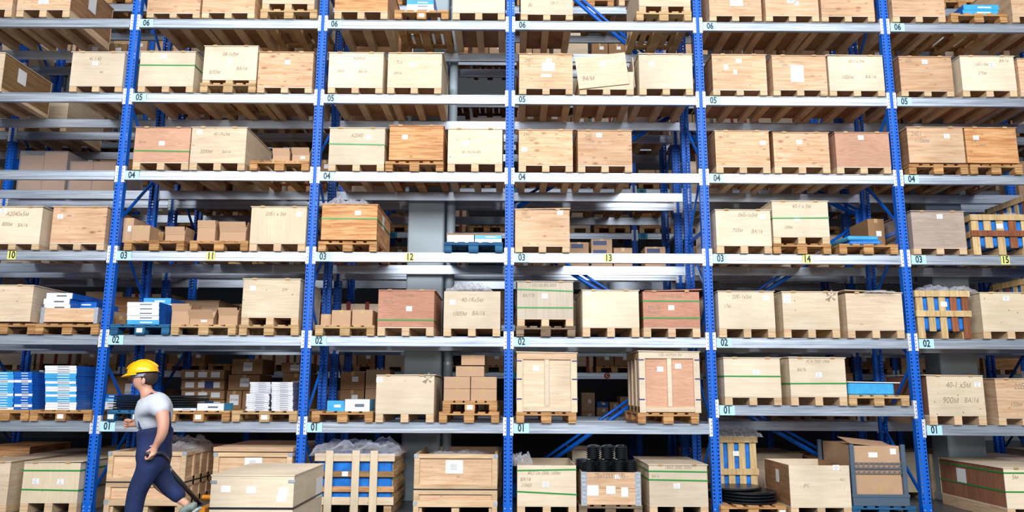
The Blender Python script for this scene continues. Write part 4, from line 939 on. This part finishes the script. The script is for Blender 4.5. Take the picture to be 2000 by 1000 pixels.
MATN = ['pale', 'brown', 'knotty', 'orange', 'grey', 'cream']
used = set()
def place(o, loc, lab, rz=0, group=None, sc=None):
    if o.name in used: return dup(o, loc, lab, rot=(0, 0, rz), scale=sc, group=group)
    used.add(o.name); o.location = loc; o['label'] = fl(lab); o.rotation_euler = (0, 0, rz)
    if group: o['group'] = group
    if sc: o.scale = sc
    return o
SL = ['sign end', 'middle', 'far end']
BACK = []
def fill(row, Y, k, L, z, code, rng):
    bw = f'bay {BAYN[k]}' if k in BAYN else (f'{["", "", "", "", "one", "two"][-k]} bay before ten' if k < 0 else f'{["", "", "", "one", "two"][k]} bay past fifteen')
    rw = {2: 'second row', 3: 'far aisle row'}[row]
    for i, ch in enumerate(code):
        x = k*P+.507+i*.885; y = Y-.045+rng.uniform(-.02, .02)
        lv = f'level 0{L}' if L else 'floor level'
        wh = f'{SL[i]}, {lv}, {rw}, {bw}'; BACK.append([])
        if ch == 'c':
            j = rng.randrange(6); BACK[-1].append(place(CR[j], (x, y, z), f'{MATN[j]} crate, {wh}'))
        elif ch == 'r': BACK[-1].append(place(RP, (x, y, z), f'crate with red posts, {wh}'))
        elif ch in 'bp':
            BACK[-1].append(place(PL, (x, y, z), f'wooden pallet, {wh}'))
            if ch == 'b':
                n = rng.choice((1, 2))
                for a in range(2):
                    t, w, h = CT[rng.randrange(2)]
                    for q in range(n):
                        BACK[-1].append(place(t, (x+(a-.5)*.4, y+.05, z+.145+q*(h+.004)), f'{["lower", "upper"][q] if n == 2 else "single"} {["first", "second"][a]} carton, pallet, {wh}'))
rng = random.Random(11)
def code2(k, L):
    if k == -1 and L in (3, 4, 5, 6): return 'c..' if L != 3 else '...'
    if k == -1 and L == 1: return 'b..'
    if k == -1 and L == 2: return 'r..'
    if k == 0 and L == 3: return '...'
    if k == 0 and L == 4: return '.pp'
    if k == 0 and L in (1, 2): return '...' if L == 1 else 'c..'
    if k == 0 and L == 5: return 'b.c'
    if k == 0 and L == 6: return 'p..'
    if k == -3 and L == 4: return '...'
    if k == -2 and L == 1: return '...'
    if k == -3 and L == 1: return 'cc.'
    if k == -2 and L == 2: return 'c.r'
    if k == -2 and L == 3: return '.b.'
    return ''.join(rng.choice('cccbbp.') for _ in range(3))
for k in range(-4, 4):
    for L in range(0, 8): fill(2, 1.7, k, L, top(L) if L else 0.0, code2(k, L) if L else ('ccc' if k not in (0,) else '.c.'), rng)
for k in range(-5, 5):
    for L in range(1, 10):
        cd = ''.join(rng.choice('ccbbpr') for _ in range(3))
        if L in (2,) and k in (0, -2): cd = 'rrb'
        if L == 1 and k == 0: cd = '...'
        fill(3, 6.0, k, L, MID3[L]+.047, cd, rng)
# cartons with navy prints seen through bay 13, shelf 03
for i, (x0, x1, yt) in enumerate(((1112, 1150, 473), (1155, 1196, 467), (1199, 1235, 484), (1260, 1300, 482))):
    A = at(x0, 500, 1.66); B = at(x1, 500, 1.66); T = at(x0, yt, 1.66)
    t = carton((A.x+B.x)/2, 1.66, top(3), B.x-A.x, .4, T.z-top(3), f'brown carton with navy print seen through shelf 03 of bay 13, {["leftmost", "second", "third", "rightmost"][i]}')
    w = B.x-A.x
    for z in (T.z-top(3)-.1, T.z-top(3)-.25):
        if i != 2: MB().box(-w/2+.03, w/2-.09, -.003, -.001, z, z+.07).build('navy_print', 'labelnavy', t)
# labelled cartons behind the worker
rows = [(452, 512, 701, 731), (445, 506, 732, 762), (441, 470, 763, 799), (472, 503, 763, 799), (353, 437, 722, 741), (353, 437, 742, 761), (353, 437, 762, 780), (353, 437, 781, 799), (549, 600, 708, 728), (549, 600, 729, 799), (205, 290, 735, 799)]
nm = ['upper', 'second', 'lower left', 'lower right', 'topmost wide', 'second wide', 'third wide', 'lowest wide', 'upper right', 'lower far right', 'left large']
for i, (x0, x1, yt, yb) in enumerate(rows):
    Yc = 1.62; A = at(x0, yb, Yc); B = at(x1, yb, Yc); T = at(x0, yt, Yc); w = B.x-A.x; h = T.z-A.z
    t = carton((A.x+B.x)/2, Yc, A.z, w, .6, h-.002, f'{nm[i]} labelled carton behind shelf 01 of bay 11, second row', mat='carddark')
    for q in range(3 if 4 <= i < 8 else 1):
        c = (-.3+.3*q)*w if 4 <= i < 8 else .02*w
        p = MB().box(-.07, .07, -.002, 0, -h*.28, h*.28).build('paper_label', 'paper', t, loc=(c, -.001, h*.5))
        if not 4 <= i < 8: text('RYGAR', 'handwriting', 'ink', p, (0, -.003, 0), .033, .8, 0, .2)
    if i in (5, 7): MB().box(-.07, .07, -.004, -.002, h*.1, h*.9).build('navy_print', 'labelnavy', t, loc=(w*.15, 0, 0))
for a_, b_, q_ in ((353, 437, 'behind the worker'), (441, 512, 'under the cartons marked by hand'), (540, 609, 'behind the silver piles'), (205, 290, 'under the large carton')):
    A = at(a_, 805, 1.6); B = at(b_, 805, 1.6); pallet(A.x, B.x, top(1), f'dim wooden pallet {q_}, second row of bay 11', 'palletwood', yf=1.6, depth=.9, h=at(400, 799, 1.62).z-top(1)-.002)
for i, (x0, x1, yt, yb) in enumerate(((1136, 1162, 798, 816), (1166, 1188, 789, 804.5), (1166, 1188, 805, 816), (1191, 1209, 779, 797.5), (1191, 1209, 798, 816), (1136, 1162, 760, 797.5), (1212, 1240, 768, 816), (1166, 1188, 778, 788.5))):
    Yc = 5.9; A = at(x0, yb, Yc); B = at(x1, yb, Yc); T = at(x0, yt, Yc); w = B.x-A.x; h = T.z-A.z
    carton((A.x+B.x)/2, Yc, A.z-at(1150, 816, 5.9).z+MID3[1]+.048, w, .5, h, f'distant labelled carton seen through shelf 01 of bay 13, {["left low", "centre upper", "centre lower", "right upper", "right lower", "left tall", "far right", "blue lidded"][i]}', mat='card' if i != 7 else 'boxblue', paper=1)
# wrapped pallets of cartons, second row, bay 10 shelf 04
for i, (x0, x1, yt) in enumerate(((36, 128, 296), (136, 224, 316))):
    A = at(x0, 345, 1.6); B = at(x1, 345, 1.6); T = at(x0, yt, 1.6); w = B.x-A.x; h = T.z-top(4)
    t = thing('wrapped_load', ((A.x+B.x)/2, 1.6, top(4)+.001), ['taller', 'lower'][i]+' pallet load of cartons wrapped in clear film behind shelf 04 of bay 10', 'wrapped load')
    for a in range(2):
        for b in range(2): MB().box(-w/2+a*w/2+.004, -w/2+(a+1)*w/2-.004, 0, .9, b*h/2+.004, (b+1)*h/2-.004-(.06 if (i == 0 and a == 0 and b == 1) else 0)).build('carton', 'carddark', t, bevel=.006)
    MB().box(-w/2-.008, w/2+.008, -.012, .92, 0, h+.01).build('wrap', 'plastic', t)

# ------------------------------------------------------------------ worker, pallet jack, towed crate
YP = -3.28
def W3(px, py, dy=0.0): return at(px, py, YP+dy)
def skinmesh(name, verts, edges, mat, parent=None, sub=2, root=0):
    """verts: (co, rx, ry)"""
    me = bpy.data.meshes.new(name); me.from_pydata([tuple(v[0]) for v in verts], edges, []); me.materials.append(MATS[mat])
    o = bpy.data.objects.new(name, me); COL.objects.link(o); o.parent = parent
    o.modifiers.new('skin', 'SKIN'); md = o.modifiers.new('sub', 'SUBSURF'); md.levels = md.render_levels = sub
    for i, v in enumerate(verts):
        me.skin_vertices[0].data[i].radius = (v[1], v[2]); me.skin_vertices[0].data[i].use_root = (i == root)
    o.modifiers['skin'].use_smooth_shade = True
    return o
base = W3(300, 893); base = Vector((base.x, YP, 0))
man = thing('person', base, 'person in a yellow helmet, grey shirt and navy overalls walking and pulling a pallet jack', 'person')
class Sk:
    def __init__(s): s.v = []; s.e = []
    def add(s, co, r, r2=None, p=None):
        s.v.append((Vector(co)-base, r, r if r2 is None else r2)); i = len(s.v)-1
        if p is not None: s.e.append((p, i))
        return i
    def chain(s, pts, p=None):
        for q in pts: p = s.add(q[0], q[1], q[2] if len(q) > 2 else None, p)
        return p
def hand(k, w, d1, palm_dir, curl, thumb, sc=1.0):
    """palm and five bent fingers; w wrist index, d1 direction of the hand, curl direction fingers close to"""
    wp = k.v[w][0]+base; d1 = Vector(d1).normalized(); side = Vector(palm_dir).normalized(); curl = Vector(curl).normalized()
    pm = k.add(wp+d1*.045*sc, .026, .034, w); pk = k.add(wp+d1*.085*sc, .022, .036, pm)
    for i, ln in enumerate((.036, .042, .039, .030)):
        b0 = wp+d1*.09*sc+side*(.033-.022*i)
        a = k.add(b0+d1*.012, .0105, None, pk); b = k.add(b0+d1*(.02+ln*.5)+curl*.012, .009, None, a)
        c = k.add(b0+d1*(.018+ln*.45)+curl*(.012+ln*.8), .0085, None, b); k.add(b0+d1*(.004)+curl*(.014+ln*.95), .0075, None, c)
    t0 = k.add(wp+d1*.035*sc+Vector(thumb)*.034, .013, None, pm); t1 = k.add(wp+d1*.06*sc+Vector(thumb)*.05+curl*.02, .011, None, t0); k.add(wp+d1*.08*sc+Vector(thumb)*.038+curl*.042, .009, None, t1)
k = Sk()
pel = k.add(W3(301, 893), .11, .13); wst = k.add(W3(302, 850), .095, .12, pel); ch = k.add(W3(300, 808), .105, .14, wst); uc = k.add(W3(296, 785), .09, .13, ch)
nb = k.add(W3(289, 771), .055, .06, uc); nk = k.add(W3(284, 760), .052, .055, nb); hd = k.add(W3(279, 744), .09, .078, nk); h2 = k.add(W3(279, 731), .10, .082, hd); cr_ = k.add(W3(281, 720), .07, .065, h2)
jw = k.add(W3(266, 750), .042, .045, hd); k.add(W3(261, 752), .026, .026, jw)
br = k.add(W3(263, 737), .045, .05, h2); k.add(W3(255, 743), .012, .011, br)
# near (left) arm back on the handle
s1 = k.add(W3(312, 790, -.16), .068, None, uc); s2 = k.add(W3(319, 818, -.2), .060, None, s1); s3 = k.add(W3(319, 842, -.22), .050, .05, s2); s4 = k.add(W3(312, 858, -.21), .043, None, s3); s5 = k.add(W3(304, 870, -.2), .027, None, s4)
hand(k, s5, W3(299, 884, -.2)-W3(304, 870, -.2), (0, 1, 0), (-1, 0, -.2), (-.6, -.3, 0), .9)
# far (right) arm bent forward
f1 = k.add(W3(292, 790, .16), .06, None, uc); f2 = k.add(W3(290, 815, .2), .048, None, f1); f3 = k.add(W3(284, 833, .2), .038, None, f2); f4 = k.add(W3(270, 829, .17), .028, None, f3)
hand(k, f4, (-1, .0, .12), (0, 0, 1), (.1, -.9, -.2), (0, -.2, .8), .9)
# legs
l1 = k.add(W3(294, 905, -.1), .09, None, pel); l2 = k.add(W3(268, 968, -.11), .062, None, l1); l3 = k.add(W3(258, 1020, -.11), .052, None, l2); l4 = k.add(W3(250, 1070, -.11), .038, None, l3)
r1 = k.add(W3(304, 905, .1), .09, None, pel); r2 = k.add(W3(310, 945, .1), .062, None, r1); r3 = k.add(W3(338, 966, .1), .05, None, r2); r4 = k.add(W3(361, 982, .1), .036, None, r3)
k.add(W3(368, 988, .1), .036, None, r4); k.add(W3(246, 1086, -.11), .04, None, l4)
body = skinmesh('body', k.v, k.e, 'skin', man)
# overalls
k = Sk()
a0 = k.add(W3(301, 888), .125, .165); a1 = k.add(W3(302, 866), .125, .168, a0); a2 = k.add(W3(303, 845), .135, .178, a1); a3 = k.add(W3(302, 832), .13, .172, a2)
l1 = k.add(W3(291, 914, -.1), .11, .105, a0); l2 = k.add(W3(267, 960, -.11), .088, None, l1); l3 = k.add(W3(258, 1016, -.11), .078, None, l2); k.add(W3(250, 1068, -.11), .085, None, l3)
r1 = k.add(W3(307, 910, .08), .11, .11, a0); r2 = k.add(W3(317, 938, .1), .088, None, r1); r3 = k.add(W3(340, 961, .1), .076, None, r2); k.add(W3(359, 977, .1), .07, None, r3)
ov = skinmesh('overalls', k.v, k.e, 'denim', man)
# shirt
k = Sk()
b0 = k.add(W3(301, 846), .118, .16); b1 = k.add(W3(299, 815), .135, .178, b0); b2 = k.add(W3(298, 790), .125, .165, b1); b3 = k.add(W3(291, 774), .08, .10, b2)
c1 = k.add(W3(312, 790, -.16), .09, None, b2); k.add(W3(318, 814, -.2), .08, None, c1)
c2 = k.add(W3(291, 791, .16), .085, None, b2); k.add(W3(289, 812, .2), .075, None, c2)
sh = skinmesh('shirt', k.v, k.e, 'tshirt', man)
# straps of the overalls
m = MB(); 
for dy in (-.09, .09):
    pts = [W3(331, 840, dy*.6), W3(329, 805, dy*.9), W3(318, 779, dy), W3(297, 768, dy), W3(277, 783, dy), W3(270, 808, dy), W3(274, 838, dy)]
    for a, b in zip(pts[:-1], pts[1:]): m.bar(a-base, b-base, .035, .012)
m.build('shoulder_strap', 'denim', man)
# shoes
def shoe(a, toe, hl):
    k = Sk(); i = k.add(a, .052, .048); j = k.add(hl, .044, .044, i); m_ = k.add((Vector(a)+Vector(toe))/2, .044, .052, i); k.add(toe, .03, .045, m_)
    o = skinmesh('shoe', k.v, k.e, 'shoe', man)
    so = MB(); d = Vector(toe)-Vector(hl); d.z = d.z
    so.bar(Vector(hl)-base-d.normalized()*.04+Vector((0, 0, -.035)), Vector(toe)-base+d.normalized()*.03+Vector((0, 0, -.035)), .1, .028); so.build('sole', 'sole', o, bevel=.008)
an = W3(248, 1078, -.11); shoe((an.x, an.y, .095), (an.x-.2, an.y, .06), (an.x+.05, an.y, .06))
an = W3(365, 985, .1); shoe(an, W3(352, 1012, .1)+Vector((0, 0, -.02)), W3(384, 990, .1))
# hair, helmet, face
def blob(cx, cy_, rx, ry, rz, name, mat, dy=0, parent=man, z0=-1.0, z1=1.0, rot=(0, 0, 0), seg=28):
    c = W3(cx, cy_, dy)-base; m = MB(); pr = []
    for i in range(15):
        t = z0+(z1-z0)*i/14; pr.append((math.sqrt(max(0, 1-t*t)), t))
    m.lathe(pr, seg); o = m.build(name, mat, parent, loc=c, rot=rot, smooth=True); o.scale = (rx, ry, rz); return o
blob(291, 736, .074, .090, .082, 'hair', 'hair', z0=-.92, z1=.7)
he = blob(279, 727, .138, .112, .112, 'helmet', 'helmet', z0=0.0, rot=(0, -.10, 0), parent=man)
pr = [(1.0, 0), (1.07, -.02), (1.08, -.05), (1.0, -.04)]
m = MB().lathe(pr, 28); o = m.build('helmet_rim', 'helmet', man, loc=W3(279, 727)-base, rot=(0, -.10, 0), smooth=True); o.scale = (.138, .112, .112)
m = MB(); n = 12
top_ = []; 
for i in range(n+1):
    t = math.pi/2+math.pi*i/n; m.v.append((math.cos(t)*.135, math.sin(t)*.11, 0)); m.v.append((math.cos(t)*.135-.055*abs(math.cos(t)), math.sin(t)*.115, -.022))
for i in range(n): m.f.append((2*i, 2*i+1, 2*i+3, 2*i+2))
m.build('helmet_peak', 'helmet', man, loc=W3(278, 727.6)-base, rot=(0, -.12, 0), solid=.005)
for i, f_ in enumerate((-.04, 0, .04)):
    m = MB(); pts = [Vector((math.cos(t)*.136, f_, math.sin(t)*.113*(1-abs(f_)*2.2)+.004)) for t in [math.pi*(.12+.76*q/10) for q in range(11)]]
    for a, b in zip(pts[:-1], pts[1:]): m.bar(a, b, .012, .006)
    m.build('helmet_ridge', 'helmet', man, loc=W3(279, 727)-base, rot=(0, -.10, 0))
m = MB().lathe([(1.0, -.28), (1.02, -.05), (1.0, 0.0)], 24); o = m.build('helmet_band', 'helmetband', man, loc=W3(281, 730)-base, rot=(0, -.1, 0)); o.scale = (.112, .095, .1)
for dy in (-.032, .032):
    c = W3(258, 740.5, dy)-base; o = MB().lathe([(math.sqrt(max(0, 1-t*t)), t) for t in [-1+i/4 for i in range(9)]], 10).build('eye', 'hair', man, loc=c, smooth=True); o.scale = (.008, .012, .006)
c = W3(260, 751.5, 0)-base; MB().box(-.004, .004, -.022, .022, -.003, .003).build('mouth', 'redply', man, loc=c)
for s in (-1, 1):
    c = W3(280, 744, s*.088)-base; o = MB().lathe([(math.sqrt(max(0, 1-t*t)), t) for t in [-1+i/4 for i in range(9)]], 12).build('ear', 'skin', man, loc=c, smooth=True); o.scale = (.018, .009, .03)
# pallet jack
hA = at(300, 884, YP-.2); hB = at(391, 984, -2.05); g0 = Vector((hB.x, hB.y, 0))
jk = thing('pallet_jack', g0, 'dark hand pallet jack with orange knob pulled by the person', 'pallet jack')
A = hA-g0; B = hB-g0; D = (B-A).normalized(); sd = Vector((0, 1, 0))
MB().tube(A+D*.28, B, .024, 14).build('handle_bar', 'jack', jk, smooth=True)
m = MB(); cs = D.cross(sd).normalized(); sdd = Vector((.75, .65, 0)).normalized()
pts = [A+D*.28, A+D*.2+sdd*.07, A+D*.02+sdd*.075, A-D*.0, A+D*.02-sdd*.075, A+D*.2-sdd*.07, A+D*.28]
for a, b in zip(pts[:-1], pts[1:]): m.tube(a, b, .015, 10)
m.build('handle_loop', 'jack', jk, smooth=True)
MB().tube(A+D*.30, A+D*.36, .034, 12).build('release_box', 'steelrod', jk)
MB().tube(A+D*.42, A+D*.46, .032, 12).build('clamp', 'steelrod', jk)
MB().box(-.09, .09, -.11, .11, B.z-.16, B.z).build('pump_housing', 'jack', jk, bevel=.01)
MB().tube((0, 0, .17), (0, 0, B.z-.16), .05, 16).build('piston', 'steelrod', jk, smooth=True)
c = at(405, 971, -2.05)-g0; MB().tube(c-Vector((.055, 0, 0)), c+Vector((.055, 0, 0)), .024, 16).build('knob', 'jackorange', jk, bevel=.006)
for s in (-1, 1): MB().tube((0, s*.05, .1), (0, s*.115, .1), .1, 24).build('steer_wheel', 'rubber', jk)
for s in (-1, 1):
    MB().box(.1, 1.2, s*.19-.08, s*.19+.08, .075, .125).build('fork', 'jackorange', jk, bevel=.006)
    MB().tube((1.08, s*.19-.04, .04), (1.08, s*.19+.04, .04), .04, 16).build('fork_wheel', 'rubber', jk)
MB().box(.08, .16, -.27, .27, .075, .42).build('fork_back', 'jackorange', jk, bevel=.006)
# towed crate and its pallet
YC = -2.6; x0 = at(413, 931, YC).x; x1 = at(575, 931, YC).x; zt = at(494, 930, YC).z; xc = (x0+x1)/2; w = x1-x0
tp = pallet(x0, x1, .0, 'wooden pallet under the large pale crate on the pallet jack', 'palletpale', yf=YC, depth=1.2, h=.15)
tc_ = thing('plywood_crate', (xc, YC, .152), 'large pale crate with navy strap riding on the pallet jack', 'crate')
h = zt-.152
panelbox(w, 1.2, h).build('body', 'cream', tc_, bevel=.003)
MB().box(-w/2-.006, w/2+.006, -.006, 1.206, 0, .012).build('lid', 'cream', tc_, loc=(0, 0, h+.001))
zs = at(494, 993, YC).z-.152; m = MB()
m.box(-w/2-.004, w/2+.004, -.005, -.001, zs-.01, zs+.01).box(w/2+.001, w/2+.005, -.005, 1.205, zs-.01, zs+.01).box(-w/2-.005, -w/2-.001, -.005, 1.205, zs-.01, zs+.01).box(-w/2-.004, w/2+.004, 1.201, 1.205, zs-.01, zs+.01)
m.build('strap', 'strapblack', tc_)
for px, py in ((441, 955), (491, 957), (553, 959), (550, 973)):
    p = at(px, py, YC); MB().box(-.048, .048, -.0025, -.0005, -.032, .032).build('paper_label', 'paper', tc_, loc=(p.x-xc, 0, p.z-.152))
for px, py in ((418, 941), (570, 940)):
    p = at(px, py, YC); MB().box(-.034, .034, -.008, -.0005, -.014, .014).build('metal_clip', 'zinc', tc_, loc=(p.x-xc, 0, p.z-.152))
MB().box(w/2+.001, w/2+.003, .9, 1.15, h*.45, h*.8).build('paper_label', 'paper', tc_)

# ------------------------------------------------------------------ leave out what stands fully hidden behind other goods
def cull():
    from mathutils.bvhtree import BVHTree
    bpy.context.view_layer.update(); V = []; T = []; own = []; seen = set(); see_through = []
    for o in COL.objects:
        if o.type != 'MESH' or o.modifiers.get('skin'): continue
        r = o
        while r.parent: r = r.parent
        b = len(V); mw = o.matrix_world; thin = o.name.startswith(('plastic_sheet', 'wrap', 'pane'))
        V.extend(mw @ v.co for v in o.data.vertices)
        for p in o.data.polygons: T.append([b+i for i in p.vertices]); own.append((r.name, thin))
    bv = BVHTree.FromPolygons(V, T)
    for dx, dz in ((0, 0), (-1.3, 0), (1.3, 0), (0, .8)):
        o0 = CAM+Vector((dx, 0, dz)); nx, ny = (900, 450) if dx == 0 and dz == 0 else (500, 250)
        for j in range(ny):
            for i in range(nx):
                d = (fwd+rt*(((i+.5)/nx*2000-1000)/F)+up*((500-(j+.5)/ny*1000)/F)).normalized(); o = o0
                for hop in range(5):
                    loc, nn, fi, ds = bv.ray_cast(o, d)
                    if loc is None: break
                    seen.add(own[fi][0])
                    if not own[fi][1]: break
                    o = loc+d*.002
    n = 0
    for grp in BACK:
        if any(r.name in seen for r in grp): continue
        for r in grp:
            n += 1
            for c in list(r.children):
                for g in list(c.children): bpy.data.objects.remove(g)
                bpy.data.objects.remove(c)
            bpy.data.objects.remove(r)
    print('left out', n)
cull()
